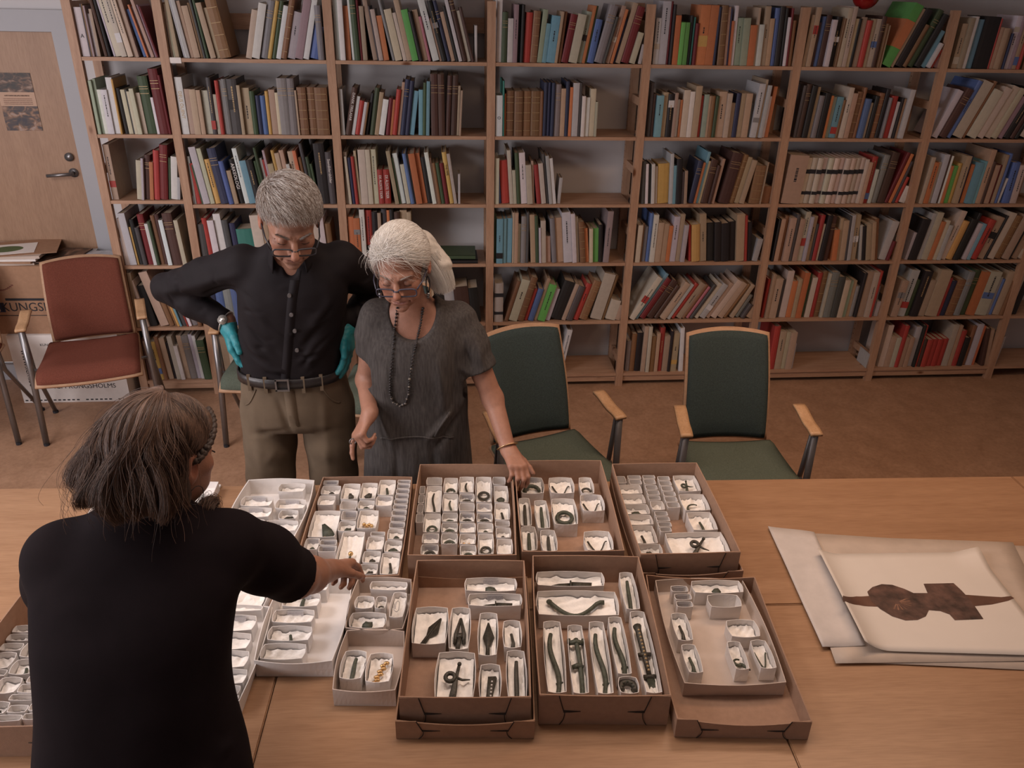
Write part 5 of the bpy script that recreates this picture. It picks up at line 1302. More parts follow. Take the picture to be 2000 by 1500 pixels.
gl, nt_, b_ = _new('spectacle_glass'); b_.inputs['Transmission Weight'].default_value = 1; b_.inputs['Roughness'].default_value = .0; b_.inputs['IOR'].default_value = 1.05; b_.inputs['Base Color'].default_value = (.97, .97, .97, 1)
M['lens'] = gl
def lenses(H, parent, rim):
    for q in (-1, 1):
        P = rim(q); c = sum(P)/len(P); n = len(P); f = np.array(H.R[:, 1])*.0004
        v = [c+f]+[p+f for p in P]+[c-f]+[p-f for p in P]
        fc = [(0, 1+(i+1) % n, 1+i) for i in range(n)]+[(n+1, n+2+i, n+2+(i+1) % n) for i in range(n)]+[(1+i, 1+(i+1) % n, n+2+(i+1) % n, n+2+i) for i in range(n)]
        MB().add(v, fc).build('lens', 'lens', parent)
def J(x, y, Y): return UNY(x, y, Y)
def scalp_pts(H, n, seed, fn):
    """roots on the skull: unit directions in head space accepted by fn(direction)"""
    r = np.random.RandomState(seed); out = []
    while len(out) < n:
        d = r.normal(size=3); d /= np.linalg.norm(d)
        if fn(d): out.append(d)
    return np.array(out)
SK_C, SK_R = np.array([0, -.016, .034]), np.array([.077, .099, .087])
def skull(d, e=0.): return SK_C+d*(SK_R+e)

# ---- the grey-haired man ------------------------------------------------------------------------------------------
def man():
    H = Head((.096, -2.105, 1.672), frame(.24, .50, .06), 1.05)
    shR, shL = np.array((-.095, -1.985, 1.505)), np.array((.225, -1.965, 1.51))
    elR, elL = J(326, 562, -1.85), J(742, 566, -1.80)
    wrR, wrL = J(444, 630, -1.925), J(677, 630, -1.92)
    lo, hi = (-.5, -2.34, -.01), (.5, -1.6, 1.9)
    base = (.36, .185, .125)
    S = Sdf(lo, hi, .0034)
    S.loft([(1.0, .02, -1.935, .15, .10), (1.12, .02, -1.94, .15, .10), (1.3, .045, -1.965, .165, .105), (1.44, .06, -1.98, .165, .095), (1.52, .066, -1.99, .12, .07), (1.56, .07, -2.0, .06, .055)], .02)
    S.cap((.07, -1.995, 1.50), H.P(0, -.03, -.07), .058, .056, .03)
    S.cap(H.P(0, -.03, -.075), H.P(0, .0, -.06), .054, .05, .02)
    H.carve(S, 1.06, 1.0, 1., 1)
    for sh, el, wr in ((shR, elR, wrR), (shL, elL, wrL)): S.chain([sh, el, wr], [.05, .04, .027], .02)
    for cx, kx, fx in ((-.085, -.10, -.11), (.125, .115, .12)): S.chain([(cx, -1.94, 1.0), (kx, -1.96, .55), (fx, -1.95, .09)], [.085, .055, .04], .02)
    dR = J(456, 690, -1.965)-wrR; dL = J(681, 690, -1.965)-wrL
    hk = 1.08
    hand(S, wrR, dR, (.62, .15, 0), -1 if False else 1, hk, (.30, .28, .28, .3), None, (.7, .55, .2), spread=.06)
    hand(S, wrL, dL, (-.62, .15, 0), -1, hk, (.22, .2, .2, .22), None, (.95, .28, -.05), spread=.06)
    V, F = S.mesh(); c = H.paint(V, base, (.30, .12, .10))
    L = H.loc(V)
    stub = np.clip(np.exp(-((L[:, 2]+.09)/.035)**2)*np.clip((L[:, 1]-.0)/.05, 0, 1), 0, 1)[:, None]*.22
    c = c*(1-stub)+np.array((.24, .17, .14))*stub
    body = np_mesh('person', V, F, SKIN, None, c)
    tag(body, 'man with short grey hair, glasses, black shirt and teal gloves, hands on hips', 'person')
    bv = None
    # shirt
    S = Sdf((-.52, -2.34, .98), (.5, -1.6, 1.66), .0046); g = .012
    S.loft([(1.02, .02, -1.94, .186, .132), (1.10, .02, -1.94, .180, .128), (1.18, .027, -1.945, .183, .128), (1.30, .045, -1.965, .182, .126), (1.40, .058, -1.98, .184, .120), (1.47, .064, -1.985, .178, .100), (1.525, .07, -1.99, .135, .078), (1.575, .075, -2.0, .075, .068)], .03, p=2.4)
    for sh, el, wr in ((shR, elR, wrR), (shL, elL, wrL)):
        a = np.array(sh)+(0, 0, -.012); mid = (a+el)/2
        S.chain([a, mid, el], [.068, .060, .049], .03); cu = el+(wr-el)*.90
        S.chain([el, (el+cu)/2, cu], [.050, .052, .042], .02)
        n = wr-el; S.cut(el+(wr-el)*.94, n) if False else None
    S.cap((.07, -2.0, 1.50), H.P(0, -.005, -.10), .052, .060, .004, 's'); S.cap((.072, -2.02, 1.545), (.08, -2.09, 1.60), .052, .06, .004, 's')
    S.cap((.075, -2.08, 1.50), (.085, -2.14, 1.56), .022, .04, .008, 's')
    S.cut((0, 0, 1.075), (0, 0, -1))
    V, F = S.mesh(); V = relax(V, F, 2); N = vnormals(V, F)
    for sh, el, wr in ((shR, elR, wrR), (shL, elL, wrL)):
        V = folds(V, N, sh+(el-sh)*.55, el+(wr-el)*.2, .0026, 95, .07); V = folds(V, N, el, wr, .0018, 110, .06, 1.)
        V = crease(V, N, sh+(0, -.07, -.02), el+(0, -.05, .0), .010, .016); V = crease(V, N, sh+(0, -.05, -.07), (sh+el)/2+(0, -.04, -.05), -.010, .012)
    for (a, b, dp, wd) in (((-.12, -2.08, 1.42), (.03, -2.12, 1.26), .010, .018), ((-.13, -2.08, 1.33), (.02, -2.10, 1.20), -.009, .014), ((-.14, -2.05, 1.28), (-.01, -2.09, 1.14), .010, .015), ((.20, -2.07, 1.40), (.08, -2.11, 1.25), .008, .018), ((.19, -2.05, 1.26), (.08, -2.08, 1.12), .009, .016), ((.17, -2.05, 1.33), (.07, -2.1, 1.2), -.008, .012), ((-.13, -2.06, 1.20), (.0, -2.08, 1.12), .009, .012), ((-.1, -2.1, 1.47), (.03, -2.12, 1.40), -.006, .012)):
        V = crease(V, N, a, b, dp, wd)
    rc_ = random.Random(8)
    for _ in range(46):
        s_ = rc_.choice((-1, 1)); x0 = .045+s_*rc_.uniform(.05, .16); z0 = rc_.uniform(1.12, 1.48)
        x1 = x0-s_*rc_.uniform(.03, .11); z1 = z0-rc_.uniform(-.01, .09); V = crease(V, N, (x0, -2.06, z0), (x1, -2.09, z1), rc_.choice((-1, 1))*rc_.uniform(.002, .0055), rc_.uniform(.006, .012))
    for sh, el, wr in ((shR, elR, wrR), (shL, elL, wrL)):
        for _ in range(16):
            t = rc_.uniform(.1, 1); a = sh+(el-sh)*t if rc_.random() < .5 else el+(wr-el)*t*.85
            o_ = np.array((rc_.uniform(-.05, .05), -.05+rc_.uniform(-.02, .02), rc_.uniform(-.05, .05))); V = crease(V, N, a+o_, a+o_*.4+np.array((rc_.uniform(-.05, .05), -.045, rc_.uniform(-.05, .03))), rc_.choice((-1, 1))*rc_.uniform(.003, .007), rc_.uniform(.006, .011))
    V = V+N*(waves(V, 3, 42, 7)*.0026)[:, None]; V[:, 2] = np.maximum(V[:, 2], 1.07)
    shirt = np_mesh('shirt', V, F, cloth_mat('black_shirt', (.0125, .0100, .0115), .72, 700, .2), body)
    bt = BVHTree.FromPolygons(V.tolist(), F.tolist())
    def front(x, z, t=bt):
        h = t.ray_cast(Vector((x, -3, z)), Vector((0, 1, 0))); return h[0] if h[0] else Vector((x, -2.1, z))
    # placket, buttons, collar, cuffs
    pl = MB(); pts = [front(.092-.08*(i/14), 1.50-.38*i/14) for i in range(15)]
    strip(pl, front, [(.092-.08*(i/14), 1.50-.41*i/14) for i in range(15)], .015, .0012); pl.build('placket', cloth_mat('black_placket', (.0125, .0100, .0115), .7, 700, .2), shirt, True)
    but = mat('shell_button', (.13, .12, .12), .35, .1, 50)
    for (x_, y_) in ((553, 527), (566, 575), (570, 612), (576, 645), (579, 686)):
        q = UNY(x_, y_, -2.09); h = front(q[0], q[2]); MB().tube([(h.x, h.y+.001, h.z), (h.x, h.y-.0075, h.z-.001)], .0065, 10).build('button', but, shirt)
    col = MB()
    for q in (-1, 1):
        def cf(u, v, q=q):
            a = q*(.15+u*2.3); n0 = np.array((.075, -2.015, 1.555)); up = np.array((.02, -.28, .9)); up /= np.linalg.norm(up)
            x = np.array((1., 0, 0)); fy = np.cross(up, x)
            a2 = math.pi-a if False else a
            rr = .066+.012*v+.006*u
            tip = max(0, (u-.72)/.28)
            p = n0+x*rr*math.sin(a2)*.98-fy*rr*(-math.cos(a2))*1.05*-1*-1
            p = n0+rr*(x*math.sin(a2)+fy*math.cos(a2)*1.08)
            return tuple(p+up*(.030-.040*v-.022*tip*v)+np.array((0, -.012, -.01))*tip*v)
        col.grid(cf, 18, 5, .003)
    col.build('collar', cloth_mat('black_collar', (.0135, .011, .0125), .7, 700, .2), shirt, True)
    # trousers
    S = Sdf((-.3, -2.2, -.01), (.36, -1.7, 1.16), .006)
    S.loft([(.865, .02, -1.93, .17, .11), (.885, .02, -1.928, .190, .128), (.93, .02, -1.925, .200, .140), (1.0, .02, -1.93, .196, .136), (1.06, .02, -1.935, .186, .130), (1.105, .02, -1.94, .180, .127)], .03)
    for s_, hx, kx, fx in ((-1, -.082, -.105, -.115), (1, .122, .118, .125)):
        S.chain([(hx-.006*s_*-1, -1.93, .92), (hx+s_*.010, -1.945, .78), ((hx+kx)/2+s_*.012, -1.95, .64), (kx+s_*.01, -1.955, .48), (fx, -1.94, .07)], [.103, .097, .092, .088, .082], .014)
    S.cut((0, 0, .05), (0, 0, -1))
    V, F = S.mesh(); V = relax(V, F, 2); N = vnormals(V, F)
    for (a, b, dp, wd) in (((-.02, -2.07, 1.03), (.02, -2.06, .84), -.008, .012), ((-.12, -2.05, 1.02), (-.12, -2.06, .6), .007, .018), ((.14, -2.05, 1.02), (.12, -2.06, .6), .007, .018), ((.0, -2.06, .86), (-.1, -2.06, .74), .009, .015), ((.04, -2.06, .86), (.13, -2.06, .76), .009, .015), ((.0, -2.06, .90), (-.14, -2.02, .86), -.007, .012), ((.04, -2.06, .92), (.2, -2.0, .86), -.006, .012)):
        V = crease(V, N, a, b, dp, wd)
    V = V+N*(waves(V, 8, 22, 6, (1, 1, .5))*.0045)[:, None]
    tr = np_mesh('trousers', V, F, cloth_mat('olive_twill', (.135, .10, .068), .9, 900, .25, .12, 12), body)
    bt2 = BVHTree.FromPolygons(V.tolist(), F.tolist())
    # belt
    bl = MB(); ring = []
    for i in range(48):
        a = 2*math.pi*i/48; dx, dy = math.cos(a), math.sin(a); h = bt2.ray_cast(Vector((.02+dx*.6, -1.935+dy*.6, 1.085)), Vector((-dx, -dy, 0)))[0]
        r_ = (h-Vector((.02, -1.935, 1.085))).length+.005 if h else .18
        ring.append((.02+dx*r_, -1.935+dy*r_, 1.085))
    bl.tube(ring, .019, 8, .2, up=None, closed=True)
    bl = MB(); nb_ = len(ring)
    for zz_, ex in ((1.068, 0), (1.104, 0)): pass
    v = []; f = []
    for i, p in enumerate(ring):
        c_ = np.array((.02, -1.935)); dr = np.array(p[:2])-c_; dr /= np.linalg.norm(dr)
        for e, z in ((.0, 1.067), (.006, 1.069), (.006, 1.103), (.0, 1.105)): v.append((p[0]+dr[0]*e, p[1]+dr[1]*e, z))
    for i in range(nb_):
        j = (i+1) % nb_
        for k in range(4): f.append((i*4+k, j*4+k, j*4+(k+1) % 4, i*4+(k+1) % 4))
    belt = bl.add(v, f).build('belt', mat('black_leather', (.018, .015, .015), .35, .2, 30, .2, 300, spec=.5), body, True)
    def fr2(x, z): return bt2.ray_cast(Vector((x, -3, z)), Vector((0, 1, 0)))[0]
    yb = min(p[1] for p in ring)-.008
    b2 = MB(); bx0 = .005
    b2.box((bx0-.024, yb-.004, 1.064), (bx0-.018, yb+.002, 1.108)); b2.box((bx0+.018, yb-.003, 1.064), (bx0+.024, yb+.003, 1.108)); b2.box((bx0-.024, yb-.004, 1.103), (bx0+.024, yb+.002, 1.109)); b2.box((bx0-.024, yb-.004, 1.063), (bx0+.024, yb+.002, 1.069))
    b2.build('buckle', 'steel', belt)
    for x in (-.115, -.055, .075, .135):
        h = fr2(x, 1.05)
        if h: MB().box((x-.006, h.y-.011, 1.05), (x+.006, h.y-.004, 1.112)).build('belt_loop', tr.data.materials[0], tr)
    pts = [fr2(.022+.004*i/8, 1.06-.15*i/8) for i in range(9)]
    strip(MB(), fr2, [(.022+.004*i/8, 1.06-.15*i/8) for i in range(9)], .018, .002).build('fly', tr.data.materials[0], tr, True)
    for q, x0_ in ((-1, -.13), (1, .17)):
        pts = [fr2(x0_+q*(-.035+.055*t), 1.055-.075*math.sin(t*math.pi/2)) for t in np.linspace(0, 1, 8)]
        pts = [tuple(p+Vector((0, -.001, 0))) for p in pts if p]
        if len(pts) > 2: MB().tube(pts, .0028, 5).build('pocket_seam', tr.data.materials[0], tr, True)
    for fx in (-.115, .125):
        MB().sphere((fx, -2.0, .055), 1, 14, 8, (.05, .14, .055)).build('shoe', 'ink', body, True)
    # gloves
    glm_ = mat('teal_glove', (.018, .20, .235), .5, .12, 60, .25, 160, spec=.4)
    for wr, d_, nr, sd, el in ((wrR, dR, (.62, .15, 0), 1, elR), (wrL, dL, (-.62, .15, 0), -1, elL)):
        S = Sdf(wr-.2, wr+.2, .0026)
        hand(S, wr, d_, nr, sd, hk, (.30, .28, .28, .3) if sd == 1 else (.22, .2, .2, .22), None, (.7, .55, .2) if sd == 1 else (.95, .28, -.05), spread=.06, grow=.0022)
        dn = np.array(d_)/np.linalg.norm(d_)
        S.cap(wr, wr+dn*.02, .030, .028, .01)
        S.cut(wr+dn*.002, -dn)
        V, F = S.mesh(); V = relax(V, F, 1, .4); N = vnormals(V, F); V = V+N*(waves(V, 5, 260, 5)*.0007)[:, None]
        np_mesh('glove', V, F, glm_, body)
    # watch on the image-left wrist
    ax = (wrR-elR)/np.linalg.norm(wrR-elR); c0 = elR+(wrR-elR)*1.0-ax*.006
    u = np.cross(ax, (0, 0, 1.)); u /= np.linalg.norm(u); v_ = np.cross(ax, u)
    w0 = MB(); w0.tube([tuple(c0+.034*(math.cos(t*math.pi/12)*u+math.sin(t*math.pi/12)*v_)) for t in range(24)], .009, 6, .35, up=tuple(ax), closed=True)
    wa = w0.build('watch', mat('watch_steel', (.55, .53, .5), .3, .2, 300, .3, 500, metal=.9), body, True)
    fdir = CP-c0; fdir -= ax*(fdir@ax); fdir /= np.linalg.norm(fdir)
    MB().tube([tuple(c0+fdir*.033), tuple(c0+fdir*.041)], .017, 16).build('watch_face', mat('watch_dial', (.35, .33, .3), .25, .1, 40, metal=.5), wa, True)
    # spectacles
    go, rim = glasses(H, body, mat('dark_frame', (.035, .035, .042), .3, .1, 20), z=-.020, y=.112, w=.028, hgt=.014, r=.0027); lenses(H, go, rim)
    br = hair_mat('grey_brow', [(0, (.16, .13, .11)), (1, (.35, .32, .3))])
    r = np.random.RandomState(2); P = []
    for q in (-1, 1):
        for _ in range(110):
            t = r.uniform(0, 1); p = np.array((q*(.013+.034*t), .0965-.013*t-.006*t*t, .020+.005*math.sin(t*2.4)+r.normal()*.0018)); P.append(np.array([H.P(*(p+np.array((q*.008, .003, .002))*s_)) for s_ in (0, .5, 1)]))
    strands('eyebrows', P, .00045, br, body)
    MBl = MB()
    for q in (-1, 1): MBl.tube([H.P(q*(.031+.0145*math.sin(a)), .0845+.0025*math.cos(a)-.004*abs(math.sin(a)), -.0088-.0012*math.cos(a)) for a in np.linspace(-1.4, 1.4, 9)], .0011, 5)
    MBl.build('eyelashes', mat('lash', (.05, .03, .025), .7), body, True)['kind'] = 'stuff'
    # hair: cap and strands
    def ok(d):
        if d[1] > .42: return d[2] > .56-.25*abs(d[0])  # hairline in front
        if d[1] > -.15: return d[2] > -.02 + (.14 if d[1] > .1 else 0)+(.06 if abs(d[0]) > .7 else 0)
        return d[2] > -.62
    S = Sdf(H.c-.2, H.c+.2, .004)
    S.ell(H.P(*SK_C), (SK_R+.006)*H.k, 0, 'u', H.R)
    V, F = S.mesh(); D = (H.loc(V)-SK_C)/SK_R; D /= np.linalg.norm(D, axis=1)[:, None]
    keep = np.array([ok(d) for d in D]); fk = keep[F].all(1); used = np.unique(F[fk]); mp_ = -np.ones(len(V), int); mp_[used] = np.arange(len(used))
    np_mesh('hair', V[used], mp_[F[fk]], mat('grey_hair_base', (.24, .20, .17), .7, .3, 60), body)
    roots = scalp_pts(H, 11000, 4, ok); r = np.random.RandomState(9); P = []
    for d in roots:
        top = max(0, d[2]); ln = (.020+.034*top+.006*r.rand())*(1-.45*max(0, d[1])**2)
        # combed forward and to the image left from a parting, sides downwards
        if abs(d[0]) > .55 and d[2] < .35: ln *= .42
        fl = np.array([-.75-.2*d[0], .62, -.2])*top+np.array([.25*d[0], -.25 if d[1] < .2 else .15, -.9])*(1-top)
        fl = fl+r.normal(size=3)*.16; fl -= d*(fl@d)*.9; fl /= np.linalg.norm(fl)+1e-6
        p0_ = skull(d, .003); pts = []
        for s_ in np.linspace(0, 1, 6):
            rise = .016*math.sin(min(1, s_*1.3)*math.pi*.62)*(.45+.9*top)+.003
            q = p0_+fl*ln*s_; dq = (q-SK_C)/SK_R; dq /= np.linalg.norm(dq); rad = skull(dq, .003+rise)
            pts.append(H.P(*rad))
        P.append(np.array(pts))
    strands('hair_strands', P, .00042, hair_mat('grey_hair', [(0, (.085, .05, .034)), (.35, (.20, .14, .105)), (.65, (.40, .36, .33)), (1, (.74, .73, .71))], .5), body, .35)
    return body
MAN = man()
# ---- the white-haired woman ----------------------------------------------------------------------------------------
def woman():
    H = Head((.437, -2.172, 1.545), frame(-.14, .34, -.05), 1.0)
    shR, shL = np.array((.346, -2.055, 1.34)), np.array((.618, -2.045, 1.325))
    elR, wrR = J(716, 742, -2.02), J(722, 808, -2.185)
    wrL = J(993, 878, -2.225); elL = J(962, 778, -2.10)
    base = (.37, .185, .125)
    S = Sdf((.12, -2.46, -.01), (.95, -1.8, 1.78), .0034)
    cx = .475
    S.loft([(.62, cx, -2.0, .17, .12), (.8, cx, -2.01, .165, .115), (1.0, cx, -2.02, .145, .10), (1.2, .475, -2.05, .15, .105), (1.30, .475, -2.06, .145, .085), (1.36, .472, -2.065, .11, .062), (1.40, .468, -2.07, .055, .05)], .02)
    S.cap((.47, -2.075, 1.34), H.P(0, -.03, -.065), .052, .047, .03); S.cap(H.P(0, -.03, -.07), H.P(0, .005, -.06), .047, .045, .02)
    H.carve(S, 1.0, .98, 1., 1)
    S.chain([shR, elR, wrR], [.042, .037, .026], .02); S.chain([shL, (shL+elL)/2, elL, wrL], [.042, .042, .037, .0255], .02)
    for x0_, x1_ in ((.40, .40), (.55, .55)): S.chain([(x0_, -2.0, .66), (x1_, -2.02, .42), (x1_, -2.0, .06)], [.085, .052, .038], .02)
    kR = J(704, 842, -2.225); hand(S, wrR, kR-wrR, (.75, .5, .1), -1, .97, ((.25, .25, .2), (1.0, 1.1, .8), (1.1, 1.2, .8), (1.15, 1.2, .8)), None, (.75, .35, .5), spread=.05)
    kL = J(1012, 912, -2.30); tipsL, _ = hand(S, wrL, kL-wrL, (-.25, .35, -.75), 1, .97, ((.5, .75, .35), (.55, .8, .4), (.6, .85, .4), (.65, .85, .4)), None, (.75, .55, .35), spread=.12)
    V, F = S.mesh(); c = H.paint(V, base, (.34, .14, .125))
    body = np_mesh('person', V, F, SKIN, None, c)
    tag(body, 'white-haired woman in grey linen dress resting her hand on a tray rim', 'person')
    # dress
    S = Sdf((.12, -2.40, .42), (.95, -1.8, 1.46), .0046)
    S.loft([(.45, .462, -2.0, .225, .17), (.62, .462, -2.01, .212, .158), (.80, .463, -2.02, .196, .145), (.95, .466, -2.03, .184, .136), (1.05, .468, -2.04, .182, .135), (1.16, .472, -2.055, .176, .132), (1.25, .475, -2.06, .168, .118), (1.31, .477, -2.06, .152, .094), (1.36, .476, -2.06, .120, .068), (1.40, .472, -2.065, .08, .052)], .03, p=2.4)
    for sh, el, t_, r1 in ((shR, elR, .60, .054), (shL, elL, .64, .060)):
        e = sh+(el-sh)*t_; S.chain([sh+(0, 0, -.015), (sh+e)/2, e], [.064, .060, r1], .03)
        dn = (el-sh)/np.linalg.norm(el-sh)
        S.cap(e+dn*.03, e+dn*.1, .10, .10, .0, 's') if False else None
        # end the sleeve on a plane
        g = S._reg(e-.13, e+.13, 0); sl, X, Y, Z = g
        pe = ((X-e[0])*dn[0]+(Y-e[1])*dn[1]+(Z-e[2])*dn[2]); rr = np.sqrt((X-e[0])**2+(Y-e[1])**2+(Z-e[2])**2)
        S.d[sl] = np.where((rr < .12) & (pe > -.02) & (np.abs(X-.47) > .155), np.maximum(S.d[sl], pe), S.d[sl])
        q = e+dn*.004; S.cap(q+dn*.03, q-dn*.03, r1-.008, .044, .0, 's')
    # scoop neckline
    S.ell((.466, -2.165, 1.405), (.092, .13, .125), .006, 's'); S.cap((.47, -2.06, 1.36), (.455, -2.10, 1.52), .075, .075, .008, 's')
    S.cut((0, 0, .46), (0, 0, -1))
    V, F = S.mesh(); V = relax(V, F, 2); N = vnormals(V, F)
    for (a, b, dp, wd) in (((.37, -2.19, 1.24), (.345, -2.17, .98), .006, .016), ((.40, -2.19, 1.19), (.385, -2.19, 1.13), -.007, .008), ((.55, -2.19, 1.22), (.57, -2.17, .98), .007, .018), ((.60, -2.15, 1.28), (.60, -2.14, 1.02), -.008, .016), ((.635, -2.1, 1.25), (.62, -2.12, 1.0), .008, .016), ((.60, -2.15, 1.02), (.50, -2.17, .90), .009, .012), ((.62, -2.13, .98), (.53, -2.165, .86), -.008, .012), ((.345, -2.15, 1.0), (.39, -2.17, .86), .008, .012), ((.33, -2.14, .98), (.37, -2.17, .80), -.008, .012), ((.39, -2.17, .88), (.385, -2.17, .62), -.012, .014), ((.52, -2.17, .88), (.54, -2.17, .62), -.009, .014), ((.45, -2.17, .86), (.46, -2.17, .6), .006, .02), ((.33, -2.05, 1.36), (.30, -2.09, 1.2), .006, .012), ((.66, -2.08, 1.3), (.70, -2.14, 1.17), .008, .014), ((.63, -2.11, 1.27), (.665, -2.15, 1.15), -.009, .011), ((.60, -2.12, 1.18), (.66, -2.13, 1.14), .008, .010)):
        V = crease(V, N, a, b, dp*1.5, wd*1.05)
    V = folds(V, N, shL, elL, .002, 100, .08); V = folds(V, N, shR, elR, .002, 100, .07)
    V = V+N*(waves(V, 21, 30, 7, (1, 1, .45))*.0036)[:, None]
    lin = cloth_mat('grey_linen', (.066, .059, .056), .92, 420, .6, .28, 160, (1, 1, .12))
    dress = np_mesh('dress', V, F, lin, body)
    bt = BVHTree.FromPolygons(V.tolist(), F.tolist())
    bb = bvh_of(body)
    def front(x, z):
        hs = [t.ray_cast(Vector((x, -3, z)), Vector((0, 1, 0)))[0] for t in (bt, bb)]; hs = [h for h in hs if h]
        return min(hs, key=lambda h: h.y) if hs else Vector((x, -2.2, z))
    # waist seam with gathered ties
    pts = [front(x, .905+.012*math.cos((x-.46)*18)) for x in np.linspace(.335, .595, 22)]
    MB().tube([tuple(p+Vector((0, -.001, 0))) for p in pts], .0035, 6).build('waist_seam', lin, dress, True)
    for a, b in (((588, 0), (520, 0)),):
        pass
    pts = [front(x, z) for x, z in ((.585, 1.01), (.565, .985), (.545, .955), (.53, .92))]
    MB().tube([tuple(p+Vector((0, -.003, 0))) for p in pts], .005, 6).build('tie', lin, dress, True)
    # necklace of dark beads: long loop
    LP = [(776, 600), (771, 640), (766, 700), (762, 740), (762, 770), (768, 786), (781, 793), (792, 788), (798, 770), (800, 740), (806, 700), (815, 660), (822, 630), (827, 596)]
    neck = empty('necklace', (0, 0, 0)); neck.parent = body
    dense = []
    for (a, b) in zip(LP[:-1], LP[1:]):
        for t in np.linspace(0, 1, 6, endpoint=False): dense.append((a[0]+(b[0]-a[0])*t, a[1]+(b[1]-a[1])*t))
    r = random.Random(4); cord = []; beads = []
    for i, (x_, y_) in enumerate(dense):
        q = UNY(x_, y_, -2.19); h = front(q[0], q[2]); q = UNY(x_, y_, h.y-.004); h2 = front(q[0], q[2]); p = (q[0], h2.y-.005, q[2]); cord.append(p)
        beads.append(MB().sphere(p, r.uniform(.0042, .0056), 8, 6, (1, 1, .8)))
    m1 = mat('bead_dark', (.022, .018, .018), .3, .2, 60); m2 = mat('bead_pale', (.14, .12, .1), .35, .3, 60)
    for i, b in enumerate(beads): b.build('bead', m2 if (25 < i < 60 and i % 3 == 0) else m1, neck, True)
    MB().tube(cord, .0014, 5).build('cord', m1, neck, True)
    # bracelet, ring, earrings
    gold = mat('bracelet_gold', (.72, .52, .30), .25, .1, 60, metal=.9)
    ax = (wrL-elL)/np.linalg.norm(wrL-elL); c0 = wrL-ax*.012; u = np.cross(ax, (0, 0, 1.)); u /= np.linalg.norm(u); v_ = np.cross(ax, u)
    MB().tube([tuple(c0+.0325*(math.cos(t*math.pi/14)*u+math.sin(t*math.pi/14)*v_)) for t in range(28)], .008, 6, .25, up=tuple(ax), closed=True).build('bracelet', gold, body, True)
    kd = (kR-wrR)/np.linalg.norm(kR-wrR)
    rp = J(689, 862, -2.235); MB().tube([tuple(rp+.0105*np.array((math.cos(t*math.pi/8), .3*math.cos(t*math.pi/8), math.sin(t*math.pi/8)))) for t in range(16)], .0022, 6, closed=True).build('finger_ring', 'steel', body, True)
    for q, nm in ((1, 'earring'), (-1, 'earring')):
        p0_ = H.P(q*.079, -.006, -.045); e = MB()
        e.tube([tuple(p0_+np.array((.010*math.sin(a)*q*.6, 0, -.028+.028*math.cos(a)))) for a in np.linspace(0, 2*math.pi, 14)[:-1]], .002, 6, closed=True)
        eo = e.build(nm, 'ink', body, True)
        MB().tube([tuple(p0_+np.array((0, 0, -.056))), tuple(p0_+np.array((0, 0, -.066)))], .006, 10).build('silver_bead', 'steel', eo, True)
        MB().tube([tuple(p0_+np.array((0, 0, -.067))), tuple(p0_+np.array((0, 0, -.074)))], .0045, 10).build('silver_bead', 'steel', eo, True)
    go, rim = glasses(H, body, mat('slate_frame', (.045, .045, .068), .35, .1, 20), z=-.020, y=.110, w=.0285, hgt=.0145, r=.0024); lenses(H, go, rim)
    br = hair_mat('pale_brow', [(0, (.2, .14, .11)), (1, (.4, .34, .3))]); r = np.random.RandomState(2); P = []
    for q in (-1, 1):
        for _ in range(70):
            t = r.uniform(0, 1); p = np.array((q*(.014+.032*t), .096-.013*t-.006*t*t, .021+.004*math.sin(t*2.4)+r.normal()*.0012)); P.append(np.array([H.P(*(p+np.array((q*.007, .002, .001))*s_)) for s_ in (0, .5, 1)]))
    strands('eyebrows', P, .0004, br, body)
    MBl = MB()
    for q in (-1, 1): MBl.tube([H.P(q*(.031+.0145*math.sin(a)), .0845+.0025*math.cos(a)-.004*abs(math.sin(a)), -.0088-.0012*math.cos(a)) for a in np.linspace(-1.4, 1.4, 9)], .0011, 5)
    MBl.build('eyelashes', mat('lash_dark', (.05, .03, .025), .7), body, True)['kind'] = 'stuff'
    # hair swept back, loose tail behind her left ear
    def ok(d):
        line = .55+.10*math.cos(9*d[0])*0-.35*abs(d[0])
        if d[1] > .05: return d[2] > .74-.34*abs(d[0])-.60*(1-min(1, max(0, d[1])))*1.1 and d[2] > .14
        if d[1] > -.25: return d[2] > -.02
        return d[2] > -.75
    S = Sdf(H.c-.24, H.c+.22, .004)
    S.ell(H.P(*SK_C), (SK_R+.010)*H.k, 0, 'u', H.R)
    V, F = S.mesh(); D = (H.loc(V)-SK_C)/SK_R; D /= np.linalg.norm(D, axis=1)[:, None]
    keep = np.array([ok(d) for d in D]); fk = keep[F].all(1); used = np.unique(F[fk]); mp_ = -np.ones(len(V), int); mp_[used] = np.arange(len(used))
    hm = mat('white_hair_base', (.48, .44, .39), .6, .15, 60)
    hair = np_mesh('hair', V[used], mp_[F[fk]], hm, body)
    # tail volume hanging behind the neck
    tailA, tailB, tailC = H.P(-.045, -.10, .0), H.P(-.100, -.085, -.065), H.P(-.112, -.06, -.125)
    S = Sdf(H.c-.3, H.c+.3, .005); S.chain([H.P(0, -.075, .03), tailA, tailB, tailC], [.055, .050, .040, .02], .03)
    V, F = S.mesh(); N = vnormals(V, F); V = V+N*(waves(V, 9, 120, 5)*.003)[:, None]; np_mesh('hair_tail', V, F, hm, hair)
    roots = scalp_pts(H, 11000, 14, ok); r = np.random.RandomState(19); P = []
    knot = np.array([-.05, -.12, -.02])
